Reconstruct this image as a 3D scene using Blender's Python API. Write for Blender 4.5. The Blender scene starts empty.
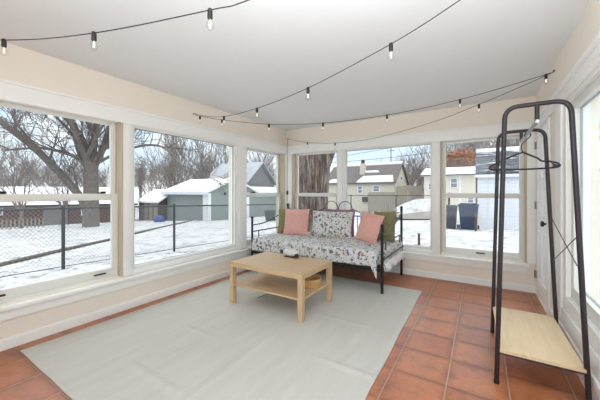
import bpy, bmesh, math, random
from mathutils import Vector, Matrix, noise
random.seed(7)
C = bpy.context.scene.collection
PI = math.pi
XL, XR, D, H, CEIL = -3.068, 0.552, 4.371, 1.2, 2.345
F, YAW, HY = 286.04, 0.563, 192.1
cy, sy = math.cos(YAW), math.sin(YAW)
YB = -1.5                                   # wall behind the camera

# ------------------------------------------------------------------ measuring helpers (yard survey)
def spot(u, d):
    """ground-plan position of something seen in direction u at depth d"""
    a = (u - 300) / F
    return (d * (-sy + a * cy), d * (cy + a * sy))
def height(v, d):
    return H - (v - HY) * d / F
def smooth(a, b, x):
    t = max(0.0, min(1.0, (x - a) / (b - a)))
    return t * t * (3 - 2 * t)
MOUNDS = []
def ground(x, y):
    r = math.hypot(x, y)
    s = 0.03 + 0.021 * smooth(0.3, 0.8, -x / max(r, .1))
    z = -0.25 - s * max(0, min(r, 45) - 6)
    for mx, my, mr, mh in MOUNDS:
        q = ((x - mx) ** 2 + (y - my) ** 2) / (mr * mr)
        if q < 6: z += mh * math.exp(-q)
    return z
for u, d, r, h in ((414, 26.5, 2.2, 1.05), (434, 26.5, 2.0, .95), (350, 19, 1.8, .35), (20, 17, 1.2, .25), (340, 12, 1.2, .2)):
    x, y = spot(u, d); MOUNDS.append((x, y, r, h))

# ------------------------------------------------------------------ materials
def lin(c):
    return tuple((v / 255 / 12.92) if v / 255 <= .04045 else ((v / 255 + .055) / 1.055) ** 2.4 for v in c)
def rgb(*c):
    return (*lin(c), 1)
def new_mat(name):
    m = bpy.data.materials.new(name); m.use_nodes = True
    nt = m.node_tree; b = nt.nodes['Principled BSDF']
    return m, nt, b
def node(nt, t, **k):
    n = nt.nodes.new(t)
    for a, v in k.items(): setattr(n, a, v)
    return n
def coords(nt, scale=(1, 1, 1), loc=(0, 0, 0), kind='Object', rot=(0, 0, 0)):
    tc = node(nt, 'ShaderNodeTexCoord'); mp = node(nt, 'ShaderNodeMapping')
    mp.inputs['Scale'].default_value = scale; mp.inputs['Location'].default_value = loc; mp.inputs['Rotation'].default_value = rot
    nt.links.new(tc.outputs[kind], mp.inputs['Vector'])
    return mp.outputs['Vector']
def ramp(nt, fac, stops, interp='LINEAR'):
    r = node(nt, 'ShaderNodeValToRGB'); cr = r.color_ramp; cr.interpolation = interp
    while len(cr.elements) < len(stops): cr.elements.new(.5)
    for e, (p, c) in zip(cr.elements, stops): e.position = p; e.color = c
    nt.links.new(fac, r.inputs['Fac']); return r.outputs['Color']
def noise_tex(nt, vec, scale, detail=4, rough=.55):
    n = node(nt, 'ShaderNodeTexNoise'); n.inputs['Scale'].default_value = scale
    n.inputs['Detail'].default_value = detail; n.inputs['Roughness'].default_value = rough
    nt.links.new(vec, n.inputs['Vector']); return n.outputs['Fac']
def mix(nt, fac, a, b, mode='MIX'):
    m = node(nt, 'ShaderNodeMix', data_type='RGBA', blend_type=mode)
    if isinstance(fac, (int, float)): m.inputs['Factor'].default_value = fac
    else: nt.links.new(fac, m.inputs['Factor'])
    for k, v in ((6, a), (7, b)):
        if isinstance(v, tuple): m.inputs[k].default_value = v
        else: nt.links.new(v, m.inputs[k])
    return m.outputs[2]
def bump(nt, b, h, strength=.2, dist=.01):
    n = node(nt, 'ShaderNodeBump'); n.inputs['Strength'].default_value = strength; n.inputs['Distance'].default_value = dist
    nt.links.new(h, n.inputs['Height']); nt.links.new(n.outputs['Normal'], b.inputs['Normal'])
def math_n(nt, op, a, b=None):
    m = node(nt, 'ShaderNodeMath', operation=op)
    for i, v in enumerate((a, b)):
        if v is None: continue
        if isinstance(v, (int, float)): m.inputs[i].default_value = v
        else: nt.links.new(v, m.inputs[i])
    return m.outputs[0]

def plain(name, c, rough=.5, metal=0, var=.06, scale=8, spec=.5, bmp=0, bscale=60):
    m, nt, b = new_mat(name)
    v = coords(nt)
    n = noise_tex(nt, v, scale)
    lo = tuple(x * (1 - var) for x in lin(c)) + (1,); hi = tuple(min(1, x * (1 + var)) for x in lin(c)) + (1,)
    nt.links.new(ramp(nt, n, [(.3, lo), (.7, hi)]), b.inputs['Base Color'])
    b.inputs['Roughness'].default_value = rough; b.inputs['Metallic'].default_value = metal
    b.inputs['Specular IOR Level'].default_value = spec
    if bmp: bump(nt, b, noise_tex(nt, v, bscale), bmp, .004)
    return m
M = {}
M['wall'] = plain('wall_paint', (234, 226, 214), .75, var=.012, spec=.2, bmp=.05)
M['ceiling'] = plain('ceiling_paint', (228, 230, 231), .85, var=.008, spec=.1, bmp=.05)
M['trim'] = plain('white_gloss_trim', (239, 239, 236), .38, var=.01, spec=.4)
M['sash'] = plain('sash_vinyl', (226, 227, 222), .4, var=.012, spec=.4)
M['jamb'] = plain('tan_jamb_liner', (190, 177, 156), .55, var=.03)
M['door'] = plain('door_paint', (243, 244, 244), .4, var=.01)
M['black_metal'] = plain('black_powder_coat', (26, 24, 26), .42, .0, var=.15)
M['rack_metal'] = plain('rack_powder_coat', (38, 30, 34), .4, .0, var=.12)
M['black_plastic'] = plain('black_plastic', (20, 20, 21), .35)
M['chrome'] = plain('brushed_steel', (176, 176, 178), .5, 1.0)
M['bronze'] = plain('dark_bronze', (48, 40, 36), .4, .6)
M['brass'] = plain('aged_brass', (120, 100, 72), .4, .8)
M['spacer'] = plain('light_spacer_bar', (170, 174, 176), .5)
M['cord'] = plain('cord_rubber', (34, 33, 34), .6)
M['pink'] = plain('pink_woven_fabric', (222, 170, 160), .9, var=.08, scale=40, spec=.1, bmp=.35, bscale=220)
M['green'] = plain('olive_woven_fabric', (136, 134, 96), .95, var=.12, scale=30, spec=.1, bmp=.3, bscale=200)
M['mauve'] = plain('mauve_fabric', (150, 112, 134), .9, var=.1, scale=20, spec=.1)
M['fringe'] = plain('fringe_yarn', (232, 230, 226), .95, var=.08, scale=60, spec=.05)
M['white_plastic'] = plain('white_plastic', (206, 206, 206), .35, var=.03)

def wood(name, c1, c2, axis=0, rough=.45, sc=1.0):
    m, nt, b = new_mat(name)
    s = [9 * sc, 9 * sc, 9 * sc]; s[axis] = .7 * sc
    v = coords(nt, tuple(s))
    n = noise_tex(nt, v, 4, 6, .6)
    s2 = [40 * sc, 40 * sc, 40 * sc]; s2[axis] = 1.5
    n2 = noise_tex(nt, coords(nt, tuple(s2)), 3, 3)
    col = ramp(nt, n, [(.3, rgb(*c1)), (.55, rgb(*c2)), (.75, rgb(*c1))])
    col2 = mix(nt, math_n(nt, 'MULTIPLY', n2, .35), col, rgb(*[int(x * .82) for x in c1]))
    nt.links.new(col2, b.inputs['Base Color']); b.inputs['Roughness'].default_value = rough
    bump(nt, b, n2, .05, .002)
    return m
M['table_wood'] = wood('pale_oak_veneer', (196, 164, 126), (208, 180, 142), 0)
M['rack_wood'] = wood('light_pine_board', (210, 184, 146), (220, 197, 162), 1, .5, .6)
M['box_wood'] = wood('bent_birch', (198, 154, 96), (214, 174, 118), 2, .5)
M['fence_wood'] = wood('weathered_fence_boards', (136, 126, 112), (156, 147, 133), 2, .85, .3)
M['dark_wood'] = wood('weathered_dark_timber', (76, 64, 54), (94, 82, 70), 0, .9, .4)

def make_tile():
    m, nt, b = new_mat('terracotta_tile')
    v = coords(nt, (1, 1, 1), (.18 + 3.25, -.03 + 3.25, 0))
    br = node(nt, 'ShaderNodeTexBrick', offset=0.0, squash=1.0, offset_frequency=2)
    nt.links.new(v, br.inputs['Vector'])
    br.inputs['Scale'].default_value = 1; br.inputs['Brick Width'].default_value = .325; br.inputs['Row Height'].default_value = .325
    br.inputs['Mortar Size'].default_value = .0045; br.inputs['Mortar Smooth'].default_value = .3; br.inputs['Bias'].default_value = 0
    br.inputs['Color1'].default_value = rgb(187, 121, 82); br.inputs['Color2'].default_value = rgb(167, 99, 63)
    br.inputs['Mortar'].default_value = rgb(168, 128, 100)
    n = noise_tex(nt, v, 5.5, 6, .65); n3 = noise_tex(nt, v, 26, 5, .7)
    br.inputs['Mortar Size'].default_value = 0
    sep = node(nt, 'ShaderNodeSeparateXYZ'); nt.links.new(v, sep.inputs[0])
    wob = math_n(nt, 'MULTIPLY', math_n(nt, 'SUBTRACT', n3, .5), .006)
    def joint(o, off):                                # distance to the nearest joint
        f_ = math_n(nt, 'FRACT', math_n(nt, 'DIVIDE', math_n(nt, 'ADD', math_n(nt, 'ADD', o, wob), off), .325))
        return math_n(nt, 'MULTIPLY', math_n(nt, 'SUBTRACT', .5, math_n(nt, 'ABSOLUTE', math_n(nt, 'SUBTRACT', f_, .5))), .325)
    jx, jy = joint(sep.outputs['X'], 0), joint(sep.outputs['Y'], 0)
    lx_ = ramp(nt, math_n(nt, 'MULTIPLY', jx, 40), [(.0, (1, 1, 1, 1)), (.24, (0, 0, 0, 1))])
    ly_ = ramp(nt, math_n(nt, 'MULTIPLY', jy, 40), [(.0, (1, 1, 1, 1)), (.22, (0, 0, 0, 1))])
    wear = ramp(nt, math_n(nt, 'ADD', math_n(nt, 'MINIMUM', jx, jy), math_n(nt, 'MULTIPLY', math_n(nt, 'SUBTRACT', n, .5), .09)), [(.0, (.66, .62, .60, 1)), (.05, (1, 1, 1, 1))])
    stain = ramp(nt, n, [(.3, (.62, .57, .54, 1)), (.5, (.98, .97, .96, 1)), (.72, (1.14, 1.1, 1.06, 1))])
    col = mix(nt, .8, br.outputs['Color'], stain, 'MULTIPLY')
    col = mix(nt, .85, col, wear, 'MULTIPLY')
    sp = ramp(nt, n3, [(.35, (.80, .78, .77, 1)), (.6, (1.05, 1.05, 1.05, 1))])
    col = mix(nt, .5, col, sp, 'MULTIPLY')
    col = mix(nt, ly_, col, rgb(112, 84, 68)); col = mix(nt, lx_, col, rgb(176, 144, 120))  # dark row joints: tile-edge shadow put into the colour; column joints lighter
    nt.links.new(col, b.inputs['Base Color'])
    rr = ramp(nt, n, [(.3, (.30,) * 3 + (1,)), (.7, (.42,) * 3 + (1,))]); nt.links.new(rr, b.inputs['Roughness'])
    hgt = math_n(nt, 'SUBTRACT', math_n(nt, 'MULTIPLY', n, .35), math_n(nt, 'MAXIMUM', lx_, ly_))
    b.inputs['Specular IOR Level'].default_value = .65; bump(nt, b, hgt, .35, .004)
    return m
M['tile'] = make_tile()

def make_rug():
    m, nt, b = new_mat('flatwoven_rug')
    v = coords(nt)
    w = node(nt, 'ShaderNodeTexWave', wave_type='BANDS', bands_direction='X'); nt.links.new(v, w.inputs['Vector'])
    w.inputs['Scale'].default_value = 14; w.inputs['Distortion'].default_value = 1.2; w.inputs['Detail'].default_value = 2
    big = noise_tex(nt, coords(nt, (9, 1.2, 1)), 1.6, 5)
    fine = noise_tex(nt, coords(nt, (160, 24, 1)), 3, 3)
    col = ramp(nt, big, [(.3, rgb(192, 190, 182)), (.7, rgb(200, 198, 191))])
    col = mix(nt, math_n(nt, 'MULTIPLY', fine, .35), col, rgb(168, 166, 158))
    nt.links.new(col, b.inputs['Base Color']); b.inputs['Roughness'].default_value = .95; b.inputs['Specular IOR Level'].default_value = .1
    h = math_n(nt, 'ADD', math_n(nt, 'MULTIPLY', w.outputs['Fac'], .5), fine)
    bump(nt, b, h, .35, .004)
    return m
M['rug'] = make_rug()

def make_floral(name, base=(214, 214, 213), sc=1.0):
    m, nt, b = new_mat(name)
    v = coords(nt)
    vn = node(nt, 'ShaderNodeTexNoise'); vn.inputs['Scale'].default_value = 22; nt.links.new(v, vn.inputs['Vector'])
    off = node(nt, 'ShaderNodeVectorMath', operation='MULTIPLY_ADD'); nt.links.new(vn.outputs['Color'], off.inputs[0])
    off.inputs[1].default_value = (.035,) * 3; nt.links.new(v, off.inputs[2])
    col = rgb(*base)
    layers = [(21, .34, [(0, (96, 106, 116)), (.3, (124, 138, 128)), (.55, (150, 150, 146)), (.8, (116, 118, 150))]),
              (33, .32, [(0, (70, 76, 84)), (.35, (128, 142, 126)), (.6, (176, 158, 124)), (.8, (92, 104, 120))]),
              (14, .27, [(0, (206, 160, 100)), (.2, (186, 136, 108)), (.36, (104, 116, 156)), (.5, (204, 178, 140)), (.66, (128, 128, 122)), (.86, (140, 110, 130))]),
              (46, .28, [(0, (76, 80, 84)), (.5, (132, 126, 116))])]
    for k, (s, th, cols) in enumerate(layers):
        vo = node(nt, 'ShaderNodeTexVoronoi'); vo.inputs['Scale'].default_value = s * sc
        ad = node(nt, 'ShaderNodeVectorMath', operation='ADD'); ad.inputs[1].default_value = (k * 3.7, k * 1.3, k * 2.1)
        nt.links.new(off.outputs[0], ad.inputs[0]); nt.links.new(ad.outputs[0], vo.inputs['Vector'])
        sep = node(nt, 'ShaderNodeSeparateColor'); nt.links.new(vo.outputs['Color'], sep.inputs['Color'])
        c = ramp(nt, sep.outputs[0], [(p, rgb(*q)) for p, q in cols], 'CONSTANT')
        rad = math_n(nt, 'MULTIPLY', sep.outputs[1], th)
        fac = math_n(nt, 'LESS_THAN', vo.outputs['Distance'], math_n(nt, 'ADD', rad, .09))
        col = mix(nt, fac, col, c)
        if k in (0, 2):
            eye = math_n(nt, 'LESS_THAN', vo.outputs['Distance'], .09)
            col = mix(nt, eye, col, rgb(96, 70, 60) if k == 2 else rgb(222, 216, 196))
    nt.links.new(col, b.inputs['Base Color']); b.inputs['Roughness'].default_value = .9; b.inputs['Specular IOR Level'].default_value = .1
    bump(nt, b, noise_tex(nt, v, 90, 3), .2, .003)
    return m
M['floral'] = make_floral('floral_print_cotton')
M['floral2'] = make_floral('floral_print_cushion_cotton', (216, 215, 212), 1.0)

def make_glass(name='window_glass', tint=(.97, .985, .98, 1), refl=.014):
    m = bpy.data.materials.new(name); m.use_nodes = True; nt = m.node_tree
    nt.nodes.remove(nt.nodes['Principled BSDF']); out = nt.nodes['Material Output']
    t = node(nt, 'ShaderNodeBsdfTransparent'); t.inputs['Color'].default_value = tint
    g = node(nt, 'ShaderNodeBsdfGlossy'); g.inputs['Roughness'].default_value = .02
    mx = node(nt, 'ShaderNodeMixShader'); mx.inputs['Fac'].default_value = refl
    nt.links.new(t.outputs[0], mx.inputs[1]); nt.links.new(g.outputs[0], mx.inputs[2]); nt.links.new(mx.outputs[0], out.inputs['Surface'])
    return m
M['glass'] = make_glass()
M['bulb'] = make_glass('clear_bulb_glass', (.97, .96, .93, 1), .10)
def make_emit(name, c, s):
    m, nt, b = new_mat(name)
    b.inputs['Base Color'].default_value = (*c, 1); b.inputs['Emission Color'].default_value = (*c, 1); b.inputs['Emission Strength'].default_value = s
    return m
M['filament'] = make_emit('warm_filament', (1, .92, .8), .9)

# outdoors
def make_snow():
    m, nt, b = new_mat('yard_snow')
    v = coords(nt)
    n = noise_tex(nt, v, .5, 6, .6); n2 = noise_tex(nt, coords(nt, (1, 1, .3)), 2.2, 6, .7); n3 = noise_tex(nt, v, 4.5, 5, .75)
    col = ramp(nt, n, [(.3, rgb(184, 185, 187)), (.65, rgb(207, 207, 207))])
    thin = ramp(nt, n2, [(.50, (0, 0, 0, 1)), (.66, (.9, .9, .9, 1))])
    col = mix(nt, thin, col, rgb(142, 139, 136))
    spk = ramp(nt, n3, [(.55, (0, 0, 0, 1)), (.63, (.85, .85, .85, 1))])
    col = mix(nt, spk, col, rgb(104, 100, 96))
    nt.links.new(col, b.inputs['Base Color']); b.inputs['Roughness'].default_value = .8; b.inputs['Specular IOR Level'].default_value = .2
    bump(nt, b, math_n(nt, 'ADD', n2, math_n(nt, 'MULTIPLY', n3, .3)), .5, .12)
    return m
M['snow'] = make_snow()
M['roof_snow'] = plain('roof_snow', (218, 220, 222), .85, var=.04, scale=1.2)
M['bark'] = plain('grey_bark', (108, 99, 92), .95, var=.3, scale=7, bmp=.6, bscale=22)
M['far_bark'] = plain('grey_brown_twigs', (130, 119, 113), .95, var=.2, scale=3)
M['dead_leaf'] = plain('russet_leaves', (158, 106, 80), .95, var=.3, scale=2)
def make_trunk():
    m, nt, b = new_mat('furrowed_maple_bark')
    v = coords(nt, (9, 9, 1.3)); n = noise_tex(nt, v, 1.8, 7, .65)
    nt.links.new(ramp(nt, n, [(.36, rgb(44, 36, 32)), (.5, rgb(98, 82, 74)), (.66, rgb(150, 136, 128))]), b.inputs['Base Color'])
    b.inputs['Roughness'].default_value = .95; bump(nt, b, n, .9, .05)
    return m
M['trunk'] = make_trunk()
def make_siding(name, c, pitch, depth=.6):
    m, nt, b = new_mat(name)
    v = coords(nt)
    w = node(nt, 'ShaderNodeTexWave', wave_type='BANDS', bands_direction='Z', wave_profile='SAW'); nt.links.new(v, w.inputs['Vector'])
    w.inputs['Scale'].default_value = .314 / pitch
    n = noise_tex(nt, v, 2)
    line = ramp(nt, w.outputs['Fac'], [(.0, (.78, .78, .78, 1)), (.14, (1, 1, 1, 1))])
    nt.links.new(mix(nt, 1.0, ramp(nt, n, [(.3, tuple(x * .96 for x in lin(c)) + (1,)), (.7, (*lin(c), 1))]), line, 'MULTIPLY'), b.inputs['Base Color'])
    b.inputs['Roughness'].default_value = .7; bump(nt, b, w.outputs['Fac'], depth, .02)
    return m
M['green_siding'] = make_siding('grey_green_lap_siding', (136, 145, 139), .18)
M['cream_siding'] = make_siding('cream_stucco_siding', (198, 190, 174), .25, .2)
M['cream2'] = make_siding('buff_siding', (218, 208, 194), .25, .2)
M['white_siding'] = make_siding('white_lap_siding', (226, 228, 232), .2)
M['grey_siding'] = make_siding('grey_siding', (122, 120, 120), .22, .3)
def make_brickwall():
    m, nt, b = new_mat('brown_brick')
    br = node(nt, 'ShaderNodeTexBrick'); nt.links.new(coords(nt, rot=(PI / 2, 0, 0)), br.inputs['Vector'])
    br.inputs['Scale'].default_value = 1; br.inputs['Brick Width'].default_value = .22; br.inputs['Row Height'].default_value = .075; br.inputs['Mortar Size'].default_value = .008
    br.inputs['Color1'].default_value = rgb(112, 80, 68); br.inputs['Color2'].default_value = rgb(92, 68, 58); br.inputs['Mortar'].default_value = rgb(116, 98, 88)
    nt.links.new(br.outputs['Color'], b.inputs['Base Color']); b.inputs['Roughness'].default_value = .9
    return m
M['brick'] = make_brickwall()
def make_shingle():
    m, nt, b = new_mat('grey_shingles_with_snow')
    v = coords(nt); n = noise_tex(nt, coords(nt, (.6, 3, 3)), 1.6, 5, .6)
    w = node(nt, 'ShaderNodeTexWave', wave_type='BANDS', bands_direction='Z'); w.inputs['Scale'].default_value = 2.2; nt.links.new(v, w.inputs['Vector'])
    c = ramp(nt, w.outputs['Fac'], [(.1, rgb(52, 54, 60)), (.6, rgb(76, 78, 86))])
    s = ramp(nt, n, [(.56, (0, 0, 0, 1)), (.66, (1, 1, 1, 1))])
    nt.links.new(mix(nt, s, c, rgb(206, 210, 216)), b.inputs['Base Color']); b.inputs['Roughness'].default_value = .9
    return m
M['shingle'] = make_shingle()
M['old_shingle'] = plain('brown_grey_shingles', (100, 94, 90), .9, var=.15, scale=3)
M['grey_shingle'] = plain('pale_grey_shingles', (160, 162, 166), .9, var=.12, scale=.8)
M['house_glass'] = plain('dark_house_window', (120, 128, 138), .25, var=.1)
M['white_paint'] = plain('white_house_paint', (224, 225, 226), .6, var=.03)
M['dark_panel'] = plain('dark_opening', (66, 62, 60), .8)
M['grey_panel'] = plain('grey_garage_panel', (128, 126, 122), .7)
M['bin_blue'] = plain('blue_bin_plastic', (28, 46, 76), .5, var=.05)
M['bin_grey'] = plain('grey_bin_plastic', (58, 58, 66), .5, var=.05)
M['bin_dark'] = plain('slate_bin_plastic', (56, 64, 64), .5, var=.05)
M['tarp'] = plain('blue_tarp', (48, 76, 136), .6, var=.12)
M['galv'] = plain('galvanised_pipe', (66, 68, 72), .5, .3, var=.06)
M['wire'] = plain('galvanised_wire', (132, 134, 138), .5, .4, var=.06)
M['slush'] = plain('road_slush', (134, 126, 118), .9, var=.12, scale=1)

# ------------------------------------------------------------------ mesh builder
class MB:
    def __init__(s): s.bm = bmesh.new()
    def box(s, a, b, bev=0):
        a, b = Vector(a), Vector(b)
        lo = Vector(map(min, a, b)); hi = Vector(map(max, a, b))
        vs = [s.bm.verts.new((x, y, z)) for x in (lo.x, hi.x) for y in (lo.y, hi.y) for z in (lo.z, hi.z)]
        fs = [s.bm.faces.new([vs[i] for i in q]) for q in ((0, 1, 3, 2), (4, 6, 7, 5), (0, 4, 5, 1), (2, 3, 7, 6), (0, 2, 6, 4), (1, 5, 7, 3))]
        if bev:
            es = list({e for f in fs for e in f.edges})
            bmesh.ops.bevel(s.bm, geom=es, offset=bev, segments=2, affect='EDGES', profile=.6)
        return s
    def quad(s, pts):
        s.bm.faces.new([s.bm.verts.new(p) for p in pts]); return s
    def prism(s, pts, vec):
        """closed solid: polygon pts extruded by vec"""
        v = Vector(vec); a = [s.bm.verts.new(p) for p in pts]; b = [s.bm.verts.new(Vector(p) + v) for p in pts]
        s.bm.faces.new(a); s.bm.faces.new(list(reversed(b)))
        n = len(pts)
        for i in range(n): s.bm.faces.new((a[i], b[i], b[(i + 1) % n], a[(i + 1) % n]))
        return s
    def tube(s, pts, r, seg=8, closed=False):
        pts = [Vector(p) for p in pts]; n = len(pts)
        rs = r if isinstance(r, (list, tuple)) else [r] * n
        rings = []; up = None
        for i, p in enumerate(pts):
            if closed: t = (pts[(i + 1) % n] - pts[i - 1]).normalized()
            else: t = (pts[min(i + 1, n - 1)] - pts[max(i - 1, 0)])
            t = t.normalized() if t.length > 1e-9 else Vector((0, 0, 1))
            if up is None:
                up = Vector((0, 0, 1)) if abs(t.z) < .9 else Vector((1, 0, 0))
            x = (up - t * up.dot(t))
            if x.length < 1e-4: x = t.orthogonal()
            x.normalize(); y = t.cross(x); up = x
            rings.append([s.bm.verts.new(p + (x * math.cos(q) + y * math.sin(q)) * rs[i]) for q in [2 * PI * k / seg for k in range(seg)]])
        m = n if closed else n - 1
        for i in range(m):
            a, b = rings[i], rings[(i + 1) % n]
            for k in range(seg): s.bm.faces.new((a[k], a[(k + 1) % seg], b[(k + 1) % seg], b[k]))
        if not closed:
            s.bm.faces.new(list(reversed(rings[0]))); s.bm.faces.new(rings[-1])
        return s
    def lathe(s, prof, c=(0, 0, 0), seg=16, rot=None):
        c = Vector(c); rings = []
        for r, z in prof:
            ring = []
            for k in range(seg):
                p = Vector((max(r, 1e-4) * math.cos(2 * PI * k / seg), max(r, 1e-4) * math.sin(2 * PI * k / seg), z))
                if rot is not None: p = rot @ p
                ring.append(s.bm.verts.new(c + p))
            rings.append(ring)
        for a, b in zip(rings, rings[1:]):
            for k in range(seg): s.bm.faces.new((a[k], a[(k + 1) % seg], b[(k + 1) % seg], b[k]))
        s.bm.faces.new(list(reversed(rings[0]))); s.bm.faces.new(rings[-1])
        return s
    def ball(s, c, r, seg=12, sz=1.0):
        k = 8
        return s.lathe([(r * math.sin(PI * i / k), -r * sz * math.cos(PI * i / k)) for i in range(k + 1)], c, seg)
    def build(s, name, mat, parent=None, smooth=False):
        bmesh.ops.recalc_face_normals(s.bm, faces=s.bm.faces)
        if parent is not None:
            o = Vector((0, 0, 0)); q = parent
            while q is not None: o += q.location; q = q.parent
            for v in s.bm.verts: v.co -= o
        me = bpy.data.meshes.new(name); s.bm.to_mesh(me); s.bm.free()
        me.materials.append(mat)
        if smooth:
            for p in me.polygons: p.use_smooth = True
            try: me.set_sharp_from_angle(angle=math.radians(40))
            except Exception: pass
        ob = bpy.data.objects.new(name, me); C.objects.link(ob)
        if parent is not None: ob.parent = parent
        return ob
def tag(o, label, cat, group=None, kind=None):
    o['label'] = label; o['category'] = cat
    if group: o['group'] = group
    if kind: o['kind'] = kind
    return o
def thing(name, label, cat, loc=(0, 0, 0), group=None):
    o = bpy.data.objects.new(name, None); C.objects.link(o); o.location = loc; o.empty_display_size = .1
    return tag(o, label, cat, group)
def structure(o):
    o['kind'] = 'structure'; return o
def copy_tree(o, parent=None):
    c = o.copy(); C.objects.link(c)
    if parent is not None: c.parent = parent
    for ch in list(o.children): copy_tree(ch, c)
    return c
def arc(c, r, a0, a1, n, ux=(1, 0, 0), uz=(0, 0, 1)):
    c, ux, uz = Vector(c), Vector(ux), Vector(uz)
    return [c + ux * r * math.cos(a0 + (a1 - a0) * i / n) + uz * r * math.sin(a0 + (a1 - a0) * i / n) for i in range(n + 1)]
def spline(pts, n=8):
    pts = [Vector(p) for p in pts]; out = []
    for i in range(len(pts) - 1):
        p0, p1, p2, p3 = pts[max(i - 1, 0)], pts[i], pts[i + 1], pts[min(i + 2, len(pts) - 1)]
        for k in range(n):
            t = k / n
            out.append(.5 * ((2 * p1) + (p2 - p0) * t + (2 * p0 - 5 * p1 + 4 * p2 - p3) * t * t + (3 * p1 - p0 - 3 * p2 + p3) * t ** 3))
    out.append(pts[-1]); return out

# ================================================================== ROOM SHELL
T = .20
MAPS = {'left': lambda a, o, z: (XL - o, a, z), 'back': lambda a, o, z: (a, D + o, z), 'right': lambda a, o, z: (XR + o, a, z)}
def wbox(mb, side, a0, a1, o0, o1, z0, z1, bev=0):
    f = MAPS[side]; mb.box(f(a0, o0, z0), f(a1, o1, z1), bev)
Z_SILL, Z_HEAD, Z_TRIM = .345, 1.935, 2.05
OPEN = {'left': [(.50, 1.496), (1.565, 3.125), (3.29, 4.33)],
        'back': [(-2.933, -2.02), (-1.925, -.545), (-.475, .473)]}
def wall(side, a0, a1, ops, sill):
    mb = MB(); wbox(mb, side, a0, a1, 0, T, -.3, sill); wbox(mb, side, a0, a1, 0, T, Z_HEAD, CEIL)
    e = a0
    for p, q in ops + [(a1, a1)]:
        if p > e: wbox(mb, side, e, p, 0, T, sill, Z_HEAD)
        e = q
    return mb
structure(wall('left', YB, D + T, OPEN['left'], Z_SILL).build('wall_left', M['wall']))
structure(wall('back', XL, XR, OPEN['back'], Z_SILL).build('wall_back', M['wall']))
RW = (.25, 3.0); RS = .30; DOOR = (3.585, 4.345)
mb = MB()
wbox(mb, 'right', YB, D + T, 0, T, Z_HEAD, CEIL); wbox(mb, 'right', YB, RW[0], 0, T, -.3, Z_HEAD); wbox(mb, 'right', RW[0], RW[1], 0, T, -.3, RS)
wbox(mb, 'right', RW[1], DOOR[0], 0, T, -.3, Z_HEAD); wbox(mb, 'right', DOOR[1], D + T, 0, T, -.3, Z_HEAD); wbox(mb, 'right', DOOR[0], DOOR[1], 0, T, -.3, -.0)
structure(mb.build('wall_right', M['wall']))
structure(MB().box((XL - T, YB - .15, -.3), (XR + T, YB, CEIL)).build('wall_front', M['wall']))
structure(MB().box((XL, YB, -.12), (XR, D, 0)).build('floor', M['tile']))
structure(MB().box((XL - T, YB - .15, CEIL), (XR + T, D + T, CEIL + .15)).build('ceiling', M['ceiling']))

# trim runs
def trim_run(n, side, a0, a1, ops, sill_end=None):
    mb = MB()                                                      # head casing
    wbox(mb, side, a0, a1, -.022, 0, 1.90, Z_TRIM - .02, .004); wbox(mb, side, a0, a1, -.034, 0, Z_TRIM - .022, Z_TRIM, .005)
    structure(mb.build('trim_%d' % n, M['trim'], smooth=True))
    mb = MB(); e = a0                                              # side casings on the piers
    for p, q in ops + [(a1, a1)]:
        if p - e > .015: wbox(mb, side, e, p, -.020, 0, Z_SILL, 1.90, .004)
        e = q
    structure(mb.build('trim_%d' % (n + 1), M['trim'], smooth=True))
    mb = MB(); s1 = a1 if sill_end is None else sill_end
    wbox(mb, side, a0, s1, -.055, .06, .305, .335, .006)             # stool
    wbox(mb, side, a0, s1 - (0 if sill_end is None else .02), -.020, 0, .225, .305, .004)       # apron
    structure(mb.build('trim_%d' % (n + 2), M['trim'], smooth=True))
trim_run(1, 'left', YB, D, [(.50, 1.496), (1.565, 3.125), (3.29, 4.33)])
trim_run(4, 'back', XL + .02, XR, [(-2.933, -2.02), (-1.925, -.545), (-.475, .473)], sill_end=.49)
def baseboard(name, boxes):
    mb = MB()
    for b in boxes: wbox(mb, *b)
    structure(mb.build(name, M['trim']))
baseboard('baseboard_left', [('left', YB, D, -.014, 0, 0, .072), ('left', YB, D, -.010, 0, .072, .084)])
baseboard('baseboard_back', [('back', XL + .015, XR, -.014, 0, 0, .072), ('back', XL + .015, XR, -.010, 0, .072, .084)])
baseboard('baseboard_right', [('right', YB, 3.50, -.014, 0, 0, .125)])

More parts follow.
